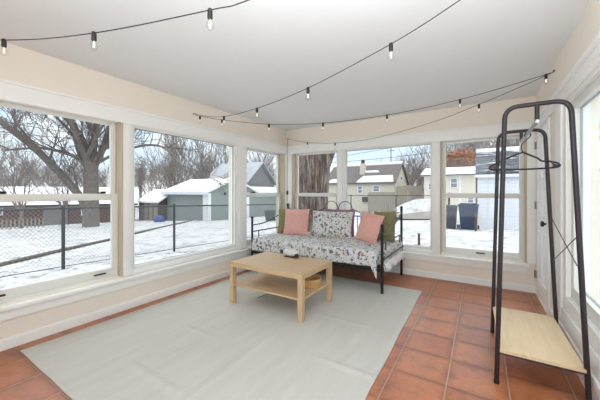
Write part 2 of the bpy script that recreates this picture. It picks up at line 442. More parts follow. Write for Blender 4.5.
# windows
WN = [0]
def pane(side, a0, a1, o, z0, z1, parent):
    mb = MB(); wbox(mb, side, a0, a1, o - .003, o + .003, z0, z1); return mb.build('pane', M['glass'], parent)
def ring(side, a0, a1, z0, z1, o0, o1, w, wt, wb, bev=.004):
    mb = MB()
    wbox(mb, side, a0, a0 + w, o0, o1, z0, z1, bev); wbox(mb, side, a1 - w, a1, o0, o1, z0, z1, bev)
    wbox(mb, side, a0 + w, a1 - w, o0, o1, z0, z0 + wb, bev); wbox(mb, side, a0 + w, a1 - w, o0, o1, z1 - wt, z1, bev)
    return mb
def window_root(side, a0, a1):
    WN[0] += 1
    o = bpy.data.objects.new('window_%d' % WN[0], None); C.objects.link(o); o.location = MAPS[side]((a0 + a1) / 2, 0, Z_SILL)
    o['kind'] = 'structure'; return o
def double_hung(side, a0, a1, locks=(.5,), lifts=()):
    r = window_root(side, a0, a1); j = .014
    mb = MB(); wbox(mb, side, a0, a0 + j, .0, .19, Z_SILL, Z_HEAD); wbox(mb, side, a1 - j, a1, .0, .19, Z_SILL, Z_HEAD)
    mb.build('jamb_liner', M['jamb'], r)
    mb = MB(); wbox(mb, side, a0 + j, a1 - j, .0, .19, Z_HEAD - .022, Z_HEAD); wbox(mb, side, a0 + j, a1 - j, .06, .19, Z_SILL, Z_SILL + .012)
    mb.build('frame', M['trim'], r)
    b0, b1 = a0 + j, a1 - j
    up = ring(side, b0, b1, 1.12, Z_HEAD - .022, .115, .148, .048, .035, .05).build('upper_sash', M['sash'], r, True)
    pane(side, b0 + .046, b1 - .046, .131, 1.165, 1.882, up)
    lo = ring(side, b0, b1, Z_SILL + .012, 1.185, .075, .110, .055, .062, .082).build('lower_sash', M['sash'], r, True)
    pane(side, b0 + .053, b1 - .053, .092, .437, 1.125, lo)
    for q in locks:
        c = b0 + (b1 - b0) * q; mb = MB(); wbox(mb, side, c - .035, c + .035, .08, .106, 1.184, 1.197, .003); wbox(mb, side, c - .008, c + .04, .072, .092, 1.195, 1.207, .003)
        mb.build('sash_lock', M['bronze'], lo)
    for q in lifts:
        c = b0 + (b1 - b0) * q; mb = MB(); wbox(mb, side, c - .05, c + .05, .058, .078, .392, .404, .003)
        mb.build('sash_lift', M['bronze'], lo)
    return r
def picture(side, a0, a1):
    r = window_root(side, a0, a1)
    ring(side, a0, a1, Z_SILL - .005, Z_HEAD, .0, .12, .028, .03, .05, .003).build('frame', M['trim'], r, True)
    s = ring(side, a0 + .026, a1 - .026, Z_SILL + .04, Z_HEAD - .028, .012, .06, .026, .028, .036, .004).build('glazing_bead', M['sash'], r, True)
    mb = MB()                                                       # thin dark spacer bar around the double glazing
    pane(side, a0 + .05, a1 - .05, .045, Z_SILL + .074, Z_HEAD - .054, s)
    ring(side, a0 + .0515, a1 - .0515, Z_SILL + .0755, Z_HEAD - .0555, .049, .058, .004, .006, .003, 0).build('spacer_bar', M['galv'], s)
    return r
double_hung('left', *OPEN['left'][0], locks=(.12, .85), lifts=(.10, .83))
picture('left', *OPEN['left'][1])
double_hung('left', *OPEN['left'][2], locks=(.25,), lifts=(.3,))
double_hung('back', *OPEN['back'][0], locks=(.55,), lifts=(.5,))
picture('back', *OPEN['back'][1])
double_hung('back', *OPEN['back'][2], locks=(), lifts=(.5,))
# low wide window in the right wall
r = window_root('right', *RW)
ring('right', RW[0], RW[1], RS, Z_HEAD, .0, .14, .06, .06, .10, .004).build('frame', M['trim'], r, True)
s = ring('right', RW[0] + .058, RW[1] - .058, RS + .098, Z_HEAD - .058, .03, .085, .07, .06, .09, .006).build('sash', M['sash'], r, True)
pane('right', RW[0] + .125, RW[1] - .125, .06, RS + .186, Z_HEAD - .116, s)
ring('right', RW[0] + .1265, RW[1] - .1265, RS + .1875, Z_HEAD - .1175, .066, .08, .005, .005, .005, 0).build('spacer_bar', M['spacer'], s)
mb = MB()
wbox(mb, 'right', YB, D, -.022, 0, 1.90, 1.985, .004); wbox(mb, 'right', YB, D, -.040, 0, 1.983, 2.02, .006)
structure(mb.build('trim_7', M['trim'], smooth=True))
mb = MB(); wbox(mb, 'right', RW[1], RW[1] + .20, -.02, 0, .18, 1.90, .004); wbox(mb, 'right', RW[0] - .12, RW[0], -.02, 0, .18, 1.90, .004)
structure(mb.build('trim_8', M['trim'], smooth=True))
mb = MB(); wbox(mb, 'right', RW[0] - .15, RW[1] + .22, -.030, 0, .125, .178, .005); wbox(mb, 'right', RW[0], RW[1], -.016, 0, .178, RS, .004)
structure(mb.build('trim_9', M['trim'], smooth=True))

# door
dr = bpy.data.objects.new('door_1', None); C.objects.link(dr); dr.location = (XR, (DOOR[0] + DOOR[1]) / 2, 0); dr['kind'] = 'structure'
mb = MB(); d0, d1 = DOOR[0] + .012, DOOR[1] - .004
wbox(mb, 'right', d0, d1, .012, .055, .012, 1.90)
slab = mb.build('door_slab', M['door'], dr)
for a0, a1, z0, z1 in ((d0 + .10, d0 + .355, .20, .78), (d1 - .355, d1 - .10, .20, .78), (d0 + .10, d0 + .355, .94, 1.26), (d1 - .355, d1 - .10, .94, 1.26), (d0 + .10, d0 + .355, 1.34, 1.78), (d1 - .355, d1 - .10, 1.34, 1.78)):
    mb = ring('right', a0, a1, z0, z1, -.002, .014, .022, .022, .022, .005); wbox(mb, 'right', a0 + .05, a1 - .05, .002, .014, z0 + .05, z1 - .05, .008)
    mb.build('raised_panel', M['door'], slab)
mb = MB(); rot = Matrix.Rotation(-PI / 2, 3, 'Y')
mb.lathe([(.026, .0), (.026, .006), (.010, .010), (.010, .03), (.024, .036), (.029, .048), (.024, .06), (.0, .064)], (XR + .012, d0 + .075, .885), 14, rot)
k = mb.build('door_knob', M['black_metal'], dr, True); k['label'] = 'round black door knob'
for z in (.23, 1.045, 1.75):
    mb = MB(); mb.tube([(XR - .004, D - .014, z - .045), (XR - .004, D - .014, z + .045)], .009, 8); wbox(mb, 'right', D - .05, D - .014, .006, .013, z - .045, z + .045)
    mb.build('hinge', M['brass'], dr)
mb = MB(); wbox(mb, 'right', DOOR[0] - .085, DOOR[0], -.018, .0, 0, 1.90, .004); wbox(mb, 'right', DOOR[0], DOOR[0] + .012, 0, .06, 0, 1.90); wbox(mb, 'right', DOOR[0], DOOR[1], 0, .06, 1.90, 1.935)
structure(mb.build('trim_10', M['trim'], smooth=True))

# ================================================================== FURNITURE
# rug
def rug():
    mb = MB(); x0, x1, y0, y1 = -2.93, -.597, .695, 3.70; nx, ny = 110, 140; g = []
    rnd = random.Random(3)
    folds = [(1.05, .007, .022, 0, -1.78, .30), (1.60, .006, .02, .04, -2.05, .22), (1.80, .008, .02, 0, -.78, .24), (2.45, .004, .025, 0, -1.0, .4)]
    ridges = [(-2.15, .004, .03, 1.3, .5), (-1.45, .004, .03, 1.35, .6), (-.85, .004, .03, 2.4, .7), (-2.6, .003, .03, 2.2, .8)]
    for j in range(ny + 1):
        row = []
        for i in range(nx + 1):
            s, t = i / nx, j / ny
            x = x0 + (x1 - x0) * s; y = y0 + (y1 - y0) * t
            if j in (0, ny): y += .0012 * math.sin(s * 31)
            if i in (0, nx): x += .002 * math.sin(t * 23 + i) + .05 * (1 - t) * (1 if i else 0)
            z = .010 + .0016 * noise.noise((x * 2.2, y * 5, 0))
            for fy, a, w, k, fx, fw in folds: z += 1.5 * a * math.exp(-((y - fy - k * (x - fx)) / w) ** 2 - ((x - fx) / fw) ** 4)
            for fx, a, w, fy, fw in ridges: z += 1.4 * a * math.exp(-((x - fx - .03 * math.sin(y * 2)) / w) ** 2 - ((y - fy) / fw) ** 4)
            if i in (0, nx) or j in (0, ny): z -= .003
            row.append(mb.bm.verts.new((x, y, z)))
        g.append(row)
    for j in range(ny):
        for i in range(nx): mb.bm.faces.new((g[j][i], g[j][i + 1], g[j + 1][i + 1], g[j + 1][i]))
    edge = [g[0][i] for i in range(nx)] + [g[j][nx] for j in range(ny)] + [g[ny][i] for i in range(nx, 0, -1)] + [g[j][0] for j in range(ny, 0, -1)]
    low = [mb.bm.verts.new((v.co.x, v.co.y, .0005)) for v in edge]
    for i in range(len(edge)): mb.bm.faces.new((edge[i], edge[(i + 1) % len(edge)], low[(i + 1) % len(low)], low[i]))
    mb.bm.faces.new(low)
    return mb
tag(rug().build('area_rug', M['rug'], smooth=True), 'large off-white flatwoven rug lying on the terracotta tiles', 'rug')

# coffee table
TX0, TX1, TY0, TY1 = -2.288, -1.370, 2.205, 2.83
tz = .012
t = thing('coffee_table', 'pale oak rectangular coffee table with a lower shelf on the white rug', 'table', ((TX0 + TX1) / 2, (TY0 + TY1) / 2, tz))
MB().box((TX0, TY0, .40), (TX1, TY1, .45), .003).build('tabletop', M['table_wood'], t)
lw = .05
legm = wood('pale_oak_veneer_upright', (196, 164, 126), (208, 180, 142), 2)
for x in (TX0, TX1 - lw):
    for y in (TY0, TY1 - lw):
        MB().box((x, y, tz), (x + lw, y + lw, .40), .002).build('leg', legm, t)
MB().box((TX0 + .012, TY0 + .012, .200), (TX1 - .012, TY1 - .012, .218), .002).build('shelf', M['table_wood'], t)

# bent-wood box
bx, by, bz = -1.525, 2.615, .2185
t = thing('round_wooden_box', 'round bent-wood box with an open rim on the lower shelf of the coffee table', 'box', (bx, by, bz))
mb = MB(); mb.lathe([(.0, .0), (.112, .0), (.115, .004), (.115, .05), (.117, .053), (.119, .058), (.119, .078), (.116, .081), (.110, .081), (.108, .075), (.108, .012), (.0, .012)], (bx, by, bz), 40)
mb.build('body', M['box_wood'], t, True)
mb = MB(); mb.tube(arc((bx, by, bz + .055), .1165, 0, 2 * PI, 40, (1, 0, 0), (0, 1, 0))[:-1], .003, 6, True); mb.build('band', M['box_wood'], t, True)

# small white gadget on the table
gx, gy, gz = -1.86, 2.74, .4505
t = thing('tabletop_gadget', 'small white rounded gadget with black round ends near the back edge of the coffee table', 'gadget', (gx, gy, gz))
mb = MB(); n = 14; rings = []
for i in range(n + 1):
    s = i / n; a = math.sin(PI * (.08 + .84 * s)) ** .55
    rr = []
    for k in range(16):
        q = 2 * PI * k / 16
        rr.append(mb.bm.verts.new((gx - .105 + .21 * s, gy + .05 * a * math.cos(q), gz + .008 + .042 * (1 + a * math.sin(q) * (1 if math.sin(q) > 0 else .98)))))
    rings.append(rr)
for a, b in zip(rings, rings[1:]):
    for k in range(16): mb.bm.faces.new((a[k], a[(k + 1) % 16], b[(k + 1) % 16], b[k]))
mb.bm.faces.new(rings[0]); mb.bm.faces.new(rings[-1])
mb.build('body', M['white_plastic'], t, True)
for sx, zz, rr in ((-1, .056, .024), (1, .028, .025)):
    mb = MB(); mb.lathe([(0, -.012), (rr * .8, -.012), (rr, -.006), (rr, .006), (rr * .8, .012), (0, .012)], (gx + sx * .104, gy - .03, gz + zz), 18, Matrix.Rotation(PI / 2, 3, 'X') @ Matrix.Rotation(sx * .5, 3, 'Y'))
    mb.build('end_cap', M['black_plastic'], t, True)['label'] = 'black round end'
mb = MB(); mb.box((gx - .07, gy - .03, gz), (gx + .07, gy + .03, gz + .010), .003); mb.build('base', M['bronze'], t)
# cord on the rug
mb = MB(); mb.tube(spline([(-1.90, 2.90, .016), (-2.04, 2.79, .016), (-2.08, 2.68, .016), (-2.10, 2.55, .016), (-2.115, 2.46, .016)], 6), .0035, 6)
tag(mb.build('power_cord', M['cord'], smooth=True), 'thin dark power cord lying on the rug under the coffee table', 'cord')

# ---------------- daybed
BX0, BX1, BY0, BY1 = -2.985, -.975, 3.345, 4.315
t = thing('daybed', 'black metal daybed with curved arms and scrolled back under the corner windows', 'daybed', ((BX0 + BX1) / 2, (BY0 + BY1) / 2, 0))
for x in (BX0, BX1):
    for y, top in ((BY0, .775), (BY1, .945)):
        zb = .012 if (y == BY0 and True) else 0.0
        pst = MB().tube([(x, y, zb), (x, y, top)], .017, 12).build('post', M['black_metal'], t, True)
        mb = MB(); mb.lathe([(.017, -.004), (.021, 0), (.021, .006), (.012, .010), (.012, .014)], (x, y, top), 12); mb.ball((x, y, top + .03), .022, 12)
        mb.build('finial', M['black_metal'], pst, True)
    up = spline([(x, BY0, .690), (x, 3.65, .705), (x, 4.03, .80), (x, BY1, .90)], 6)
    MB().tube(up, .0095, 8).build('arm_rail', M['black_metal'], t, True)
    MB().tube([(x, BY0, .592), (x, BY1, .587)], .009, 8).build('arm_rail', M['black_metal'], t, True)
    for y in (3.50, 4.19):
        MB().tube([(x, y, .30), (x, y, .59)], .0075, 8).build('spindle', M['black_metal'], t, True)
    MB().box((x - .012, BY0, .27), (x + .012, BY1, .30)).build('side_rail', M['black_metal'], t)
for y in (BY0, BY1):
    MB().box((BX0, y - .012, .262), (BX1, y + .012, .30), .003).build('long_rail', M['black_metal'], t)
MB().tube([(BX1 + .024, BY0, .415), (BX1 + .024, BY1, .415)], .0085, 8).build('side_rail', M['black_metal'], t, True)
xm = (BX0 + BX1) / 2
MB().tube([(BX0, BY1, .82), (BX1, BY1, .82)], .009, 8).build('back_rail', M['black_metal'], t, True)
MB().tube([(BX0, BY1, .42), (BX1, BY1, .42)], .009, 8).build('back_rail', M['black_metal'], t, True)
for sgn in (-1, 1):
    c = xm + sgn * .125
    pts = [(c - .118, BY1, .82)] + [tuple(p) for p in arc((c, BY1, .93), .118, PI, 0, 14)] + [(c + .118, BY1, .82)]
    MB().tube(pts, .0055, 8).build('scroll', M['black_metal'], t, True)
    far = xm + sgn * .98
    MB().tube(spline([(far, BY1, .90), (xm + sgn * .72, BY1, .86), (xm + sgn * .42, BY1, .87), (xm + sgn * .245, BY1, .93)], 6), .007, 8).build('scroll', M['black_metal'], t, True)
for x in [BX0 + .335 * k for k in (1, 2, 3, 4, 5)]:
    MB().tube([(x, BY1, .28), (x, BY1, .82)], .0065, 8).build('spindle', M['black_metal'], t, True)
for k in range(9):
    y = BY0 + .07 + k * .104
    MB().box((BX0 + .012, y, .285), (BX1 - .012, y + .06, .297)).build('slat', M['black_metal'], t)

# ---------------- coverlet
def coverlet():
    mb = MB(); nx, ny = 120, 60
    ztop = .505; g = []
    rnd = random.Random(5)
    Ls, Lt = 2.02 + .17, .97 + .20
    for i in range(nx + 1):
        row = []
        for j in range(ny + 1):
            a = i / nx * Ls; b = j / ny * Lt             # a from the left end, b from the back
            x = -2.945 + min(a, 2.0); y = 4.29 - min(b, .965)
            da = max(0, a - 2.0); db = max(0, b - .965)
            e = .045
            def turn(q):                                    # rounded shoulder
                if q < e * PI / 2: th = q / e; return e * math.sin(th), e * (1 - math.cos(th))
                return e, e + q - e * PI / 2
            ox, dx = turn(da); oy, dz = turn(db)
            rip = .010 * math.sin(x * 19 + 1.3 * math.sin(x * 7)) * min(1, db / .1) 
            ripx = .010 * math.sin(y * 24) * min(1, da / .08)
            x -= (.062 + .05 * (1 - smooth(3.36, 3.43, y))) * smooth(1.6, 2.0, a)
            x += ox + ripx * .5; y -= oy + rip
            drop = max(dx, dz) + .35 * min(dx, dz)
            z = ztop - drop + .010 * noise.noise((x * 3.2, y * 3.2, 1)) - .012 * (1 - min(1, a / .06)) + (.006 * math.sin(x * 5.1) * min(1, db / .15))
            row.append(mb.bm.verts.new((x, y, z)))
        g.append(row)
    for i in range(nx):
        for j in range(ny): mb.bm.faces.new((g[i][j], g[i][j + 1], g[i + 1][j + 1], g[i + 1][j]))
    return mb, g
mb, g = coverlet()
hem_end = [v.co.copy() for v in g[-1]]; hem_front = [r_[-1].co.copy() for r_ in g]
left_hem = [v.co.copy() for v in g[0]]
lx, ly = -1.97, 3.83
t = thing('coverlet', 'white floral bedspread with a fringed hem covering the daybed seat', 'bedspread', (lx, ly, .40))
o = mb.build('cloth', M['floral'], t, True)
sm = o.modifiers.new('thickness', 'SOLIDIFY'); sm.thickness = .012; sm.offset = -1
mb = MB(); rnd = random.Random(11)
for k in range(64):
    q = k / 63 * (len(hem_end) - 1); i = int(q); p = hem_end[i]
    if i + 1 < len(hem_end): p = p.lerp(hem_end[i + 1], q - i)
    x, y, z = p
    if y < 3.37: continue
    mb.tube([(x - .004, y, z + .014), (x + .016, y + rnd.uniform(-.006, .006), z - .022), (x + .034 + rnd.uniform(-.008, .008), y + rnd.uniform(-.012, .012), z - .07 - rnd.uniform(0, .016))], [.006, .010, .004], 5)
fr = mb.build('fringe', M['fringe'], t, True); fr['kind'] = 'stuff'; fr['label'] = 'off-white yarn fringe'
# loose corner hanging at the front right
p = hem_front[-1]
mb = MB(); base = [hem_front[-14], hem_front[-9], hem_front[-4], hem_front[-1]]
mb.prism([base[0] + Vector((0, -.004, .02)), base[2] + Vector((0, -.004, .02)), base[2] + Vector((.0, -.006, -.10)), base[1] + Vector((.0, -.008, -.125)), base[0] + Vector((.02, -.006, -.03))], (0, .008, 0))
mb.build('hanging_corner', M['floral'], t)

# ---------------- cushions
def cushion(name, label, c, w, h, th, mat, lean=0, yaw=0, roll=0, group='cushions along the daybed', piping=None):
    t = thing(name, label, 'cushion', c, group)
    R_ = Matrix.Rotation(yaw, 3, 'Z') @ Matrix.Rotation(PI / 2 - lean, 3, 'X') @ Matrix.Rotation(roll, 3, 'Z')
    cv = Vector(c)
    mb = MB(); n = 22
    def P(u, v, sg):
        k = (max(0, 1 - abs(u) ** 2.6) ** .62) * (max(0, 1 - abs(v) ** 2.6) ** .62)
        x = w / 2 * u * (1 - .055 * (1 - v * v)); y = h / 2 * v * (1 - .055 * (1 - u * u))
        wr = .012 * noise.noise((u * 2.1 + cv.x * 3, v * 2.1, sg)) * k
        return cv + R_ @ Vector((x, y, sg * (th / 2 * k) + wr))
    G = {}
    for sg in (1, -1):
        for i in range(n + 1):
            for j in range(n + 1):
                rim = i in (0, n) or j in (0, n)
                if rim and sg == -1: G[(i, j, -1)] = G[(i, j, 1)]; continue
                u = math.sin((i / n - .5) * PI) ; v = math.sin((j / n - .5) * PI)
                G[(i, j, sg)] = mb.bm.verts.new(P(u, v, sg))
        for i in range(n):
            for j in range(n):
                q = (G[(i, j, sg)], G[(i + 1, j, sg)], G[(i + 1, j + 1, sg)], G[(i, j + 1, sg)])
                mb.bm.faces.new(q if sg == 1 else tuple(reversed(q)))
    mb.build('cover', mat, t, True)
    def edge(u0, v0, u1, v1): return [P(u0 + (u1 - u0) * k / 12, v0 + (v1 - v0) * k / 12, 1) for k in range(12)]
    loop = edge(-1, -1, 1, -1) + edge(1, -1, 1, 1) + edge(1, 1, -1, 1) + edge(-1, 1, -1, -1)
    mb = MB(); mb.tube(loop, .004, 6, True); mb.build('piping', piping or mat, t, True)
    return t
cushion('cushion', 'olive green cushion behind the pink one at the daybed\'s left arm', (-2.775, 4.02, .70), .36, .42, .12, M['green'], .16, .35, 0)
cushion('cushion', 'pink square cushion in the left corner of the daybed', (-2.555, 3.93, .71), .44, .43, .13, M['pink'], .20, .10, 0)
cushion('cushion', 'mauve cushion mostly hidden behind the wide floral cushion', (-1.92, 4.215, .715), .53, .42, .09, M['mauve'], .10, 0, 0)
cushion('cushion', 'wide white floral cushion in the middle of the daybed', (-1.975, 4.05, .69), .70, .43, .15, M['floral2'], .22, .04, .0, piping=M['mauve'])
cushion('cushion', 'olive green cushion behind the pink one at the daybed\'s right arm', (-1.185, 4.125, .705), .40, .44, .13, M['green'], .18, -.34, .05)
cushion('cushion', 'pink square cushion tilted against the right olive cushion on the daybed', (-1.315, 3.89, .705), .40, .42, .14, M['pink'], .30, -.42, -.14)
cushion('cushion', 'small floral cushion peeping out behind the right pink cushion', (-1.40, 4.20, .715), .34, .40, .09, M['floral2'], .12, -.1, .05)

# ---------------- clothes rack
t = thing('clothes_rack', 'black metal clothes rack with a pale wood shelf beside the right wall', 'clothes rack', (.28, 2.56, 0))
def arch(y, zt):
    bl, tl, tr, br = Vector((.085, y, 0)), Vector((.128, y, zt)), Vector((.431, y, zt)), Vector((.507, y, 0))
    cr = .075
    dl = (bl - tl).normalized(); drr = (br - tr).normalized(); X = Vector((1, 0, 0))
    def corner(c, d1, d2):
        a = c + d1 * cr; b = c + d2 * cr
        return [(1 - q) ** 2 * a + 2 * q * (1 - q) * c + q * q * b for q in [k / 8 for k in range(9)]]
    return [bl] + corner(tl, dl, X) + corner(tr, -X, drr) + [br]
for y, zt in ((2.18, 1.722), (2.95, 1.70)):
    MB().tube(arch(y, zt), .0135, 12).build('arch', M['rack_metal'], t, True)
    MB().tube([(.283, y, zt - .01), (.283, y, 1.612)], .012, 10).build('rail_bracket', M['rack_metal'], t, True)
    for x in (.085, .507):
        MB().lathe([(.0142, 0), (.0148, .002), (.0148, .022), (.0138, .024)], (x, y, 0), 12).build('foot_cap', M['black_plastic'], t, True)
mb = MB(); mb.tube([(.283, 2.168, 1.617), (.283, 2.962, 1.617)], .011, 12)
mb.build('hanging_rail', M['chrome'], t, True)['label'] = 'silver hanging rail'
mb = MB(); mb.prism([(.102, 2.165, .205), (.492, 2.165, .205), (.483, 2.965, .205), (.088, 2.965, .205)], (0, 0, .018))
mb.build('shelf', M['rack_wood'], t)['label'] = 'pale wood shelf board'
for y in (2.18, 2.95):
    MB().tube([(.092, y, .196), (.498, y, .196)], .008, 8).build('crossbar', M['rack_metal'], t, True)
MB().tube([(.474, 2.95, .989), (.457, 2.18, .787)], .003, 6).build('brace_wire', M['rack_metal'], t, True)
MB().tube([(.483, 2.95, .669), (.452, 2.18, .943)], .003, 6).build('brace_wire', M['rack_metal'], t, True)

# hanger
hx, hy_ = .262, 2.60
t = thing('clothes_hanger', 'black plastic clothes hanger hanging from the silver rail of the rack', 'hanger', (.283, hy_, 1.629))
mb = MB(); mb.tube(spline([(.268, hy_, 1.600), (.270, hy_, 1.622), (.283, hy_, 1.6315), (.299, hy_, 1.620), (.300, hy_, 1.598), (.276, hy_, 1.572), (.254, hy_, 1.545), (.250, hy_, 1.515), (.258, hy_, 1.485)], 6), .0035, 8)
mb.build('hook', M['black_metal'], t, True)
mb = MB(); body = spline([(.258, hy_, 1.487), (.20, hy_, 1.465), (.12, hy_, 1.425), (.072, hy_, 1.398), (.058, hy_, 1.382), (.072, hy_, 1.370), (.12, hy_, 1.365), (.258, hy_, 1.364), (.40, hy_, 1.367), (.445, hy_, 1.372), (.459, hy_, 1.384), (.445, hy_, 1.400), (.40, hy_, 1.415), (.365, hy_, 1.418), (.34, hy_, 1.440)], 5)
mb.tube(body, .006, 8, True); mb.build('body', M['black_plastic'], t, True)
for x, s in ((.075, 1), (.442, -1)):
    mb = MB(); mb.prism([(x - s * .016, hy_ - .005, 1.383), (x + s * .03, hy_ - .005, 1.405), (x + s * .018, hy_ - .005, 1.384), (x + s * .03, hy_ - .005, 1.368)], (0, .010, 0)); mb.build('shoulder_notch', M['black_plastic'], t)

# ---------------- string lights
def hang_point(A, B, u, v):
    """where the line of sight (u, v) meets the vertical plane through hooks A and B"""
    a = (u - 300) / F; r_ = Vector((-sy + a * cy, cy + a * sy, (HY - v) / F))
    n = Vector((-(B[1] - A[1]), B[0] - A[0], 0)); tt = n.dot(Vector(A) - Vector((0, 0, H))) / n.dot(r_)
    return r_ * tt + Vector((0, 0, H))
HL, HR = Vector((XL + .012, 2.335, 2.186)), Vector((XR - .012, 3.32, 2.27))
HN, HW = Vector((XR - .012, 1.30, 2.30)), Vector((XL + .012, .20, 2.20))
HC = Vector((-2.99, 4.31, 2.175))
def bulb_at(p, t):
    x, y, z = p; k = .78
    q = lambda l: [(r_ * k, h_ * k) for r_, h_ in l]
    s = MB().lathe(q([(.0, .006), (.011, .006), (.0135, .0), (.0145, -.01), (.0145, -.046), (.012, -.05), (.0, -.05)]), p, 12).build('socket', M['black_plastic'], t, True)
    MB().lathe(q([(.011, -.049), (.013, -.056), (.019, -.070), (.022, -.084), (.020, -.098), (.012, -.109), (.0, -.112)]), p, 14).build('bulb', M['bulb'], s, True)
    MB().tube([(x - .003, y, z - .042), (x - .004, y, z - .064), (x, y, z - .070), (x + .004, y, z - .064), (x + .003, y, z - .042)], .0012, 5).build('filament', M['filament'], s, True)
def strand(label, pts, bulbs, hooks=()):
    t = thing('string_lights', label, 'string lights', tuple(pts[0]), 'string lights swagged under the ceiling')
    MB().tube(spline(pts, 8), .0026, 6).build('cord', M['cord'], t, True)
    for p in bulbs: bulb_at(p, t)
    for hp, dx in hooks:
        mb = MB(); mb.tube([(hp.x, hp.y, hp.z), (hp.x + dx, hp.y, hp.z)], .006, 8); mb.build('hook', M['black_metal'], t, True)
    return t
def on(A, B, l): return [hang_point(A, B, u, v) for u, v in l]
b3 = on(HL, HR, [(200, 116.2), (222, 119.8), (269, 124.2), (323, 123), (387, 115), (460, 99.5), (546, 74.5)])
strand('string of clear bulbs running along the back of the ceiling between the side walls', [HL] + b3 + [HR], b3, [(HL, -.02), (HR, .02)])
b2 = on(HL, HN, [(224, 116.5), (257, 108.2), (308, 88), (391, 44)])
m2 = on(HL, HN, [(205, 116)]); e2 = on(HL, HN, [(460, 0)]); ext = e2[0].lerp(HN, .5) - Vector((0, 0, .03))
strand('string of clear bulbs slanting from the left wall up to the top of the photo', [HL + Vector((0, 0, .008))] + m2 + b2 + e2 + [ext, HN], b2 + [ext], [(HN, .02)])
b1 = on(HW, HN, [(4, 40), (94, 33), (210, 10)]); e1 = on(HW, HN, [(250, -.5)]); ext = e1[0].lerp(HN, .45) - Vector((0, 0, .02))
strand('string of clear bulbs nearest the camera above the left window', [HW] + b1 + e1 + [ext, HN - Vector((0, 0, .01))], b1 + [ext], [(HW, -.02)])
b4 = on(HR, HC, [(479, 104.5), (335, 143), (307.5, 142.5)]); m4 = on(HR, HC, [(545, 76), (427, 124), (370, 139)])
drop = [HC, HC + Vector((0.004, 0, -.3)), HC + Vector((-.004, .002, -.8)), HC + Vector((0, 0, -1.15))]
s4 = strand('string of clear bulbs dipping to the far corner with its lead hanging down', [HR - Vector((0, 0, .008))] + [m4[0], b4[0], m4[1], m4[2], b4[1], b4[2]] + [HC], b4, [])
MB().tube(spline(drop, 6), .0032, 6).build('lead', M['cord'], s4, True)
MB().box(HC + Vector((-.016, -.012, -1.02)), HC + Vector((.010, .012, -.95)), .003).build('switch', M['black_plastic'], s4)
MB().tube([HC, HC + Vector((0, .05, 0))], .006, 8).build('hook', M['black_metal'], s4, True)

# ================================================================== OUTDOORS
def terrain():
    mb = MB(); g = []
    xs = [-75 + i * 1.0 for i in range(116)]; ys = [-14 + j * 1.0 for j in range(91)]
    for y in ys:
        g.append([mb.bm.verts.new((x, y, ground(x, y) + .05 * noise.noise((x * .35, y * .35, 0)) * (1 if math.hypot(x, y) > 5 else .3))) for x in xs])
    for j in range(len(ys) - 1):
        for i in range(len(xs) - 1): mb.bm.faces.new((g[j][i], g[j][i + 1], g[j + 1][i + 1], g[j + 1][i]))
    return mb
structure(terrain().build('ground', M['snow'], smooth=True))

# ---- chain link fence on the left
def chain_fence(label, A, B, nseg, hgt, pitch=.075, zfix=None, mat=None):
    A, B = Vector(A), Vector(B); mid = A.lerp(B, .5)
    t = thing('chain_link_fence', label, 'fence', (mid.x, mid.y, ground(mid.x, mid.y)))
    P_ = [A.lerp(B, k / nseg) for k in range(nseg + 1)]
    gz_ = [ground(p.x, p.y) if zfix is None else zfix for p in P_]
    for p, z in zip(P_, gz_):
        mb = MB(); mb.tube([(p.x, p.y, z - .2), (p.x, p.y, z + hgt + .03)], .03, 10); mb.lathe([(.034, 0), (.034, .02), (.02, .035), (0, .04)], (p.x, p.y, z + hgt + .025), 10)
        mb.build('post', mat or M['galv'], t, True)
    MB().tube([(p.x, p.y, z + hgt) for p, z in zip(P_, gz_)], .021, 8).build('top_rail', mat or M['galv'], t, True)
    MB().tube([(p.x, p.y, z + .06) for p, z in zip(P_, gz_)], .008, 6).build('bottom_wire', M['galv'], t, True)
    mb = MB(); L = (B - A).length; e = (B - A).normalized(); hh = hgt - .08; k = -hh
    nn = Vector((-e.y, e.x, 0))
    def zg(s):
        f_ = min(max(s / L, 0), 1) * nseg; i = min(int(f_), nseg - 1); return gz_[i] + (gz_[i + 1] - gz_[i]) * (f_ - i)
    while k < L:
        for sg in (1, -1):
            s0, s1 = (k, k + hh) if sg == 1 else (k + hh, k)
            z0, z1 = .06, hgt
            c0, c1 = min(max(s0, 0), L), min(max(s1, 0), L)
            if abs(c1 - c0) < .02: continue
            q0 = z0 + (z1 - z0) * (c0 - s0) / (s1 - s0); q1 = z0 + (z1 - z0) * (c1 - s0) / (s1 - s0)
            p0 = A + e * c0; p1 = A + e * c1
            mb.tube([(p0.x, p0.y, zg(c0) + q0), (p1.x, p1.y, zg(c1) + q1)], .0028, 3)
        k += pitch
    w = mb.build('wire_mesh', M['wire'], t); return t
chain_fence('long grey chain link fence across the snowy yard outside the left windows', (-6.95, -2.5, 0), (-6.83, 9.4, 0), 5, 1.2)
x0, y0 = spot(306, 18); x1, y1 = spot(441, 18)
def pipe_fence():
    A, B = Vector((x0, y0, 0)), Vector((x1, y1, 0))
    return chain_fence('dark chain link fence in front of the cream house beyond the back window', A, B, 3, 1.60, .16, -.62, M['black_metal'])
pipe_fence()

# timber edging across the yard
def edging(label, l, w, h):
    pts = []
    for u, v in l:
        d = 6.0
        for _ in range(30):
            x, y = spot(u, d); d = (H - ground(x, y)) * F / (v - HY)
        x, y = spot(u, d); pts.append(Vector((x, y, ground(x, y) + h * .3)))
    mb = MB(); mb.tube(spline(pts, 5), w, 6)
    return tag(mb.build('garden_edging', M['dark_wood'], smooth=True), label, 'edging')
edging('dark timber edging crossing the snow behind the chain link fence', [(-40, 276), (0, 266.5), (55, 253), (112, 240), (135, 234), (165, 227), (192, 221)], .055, .1)

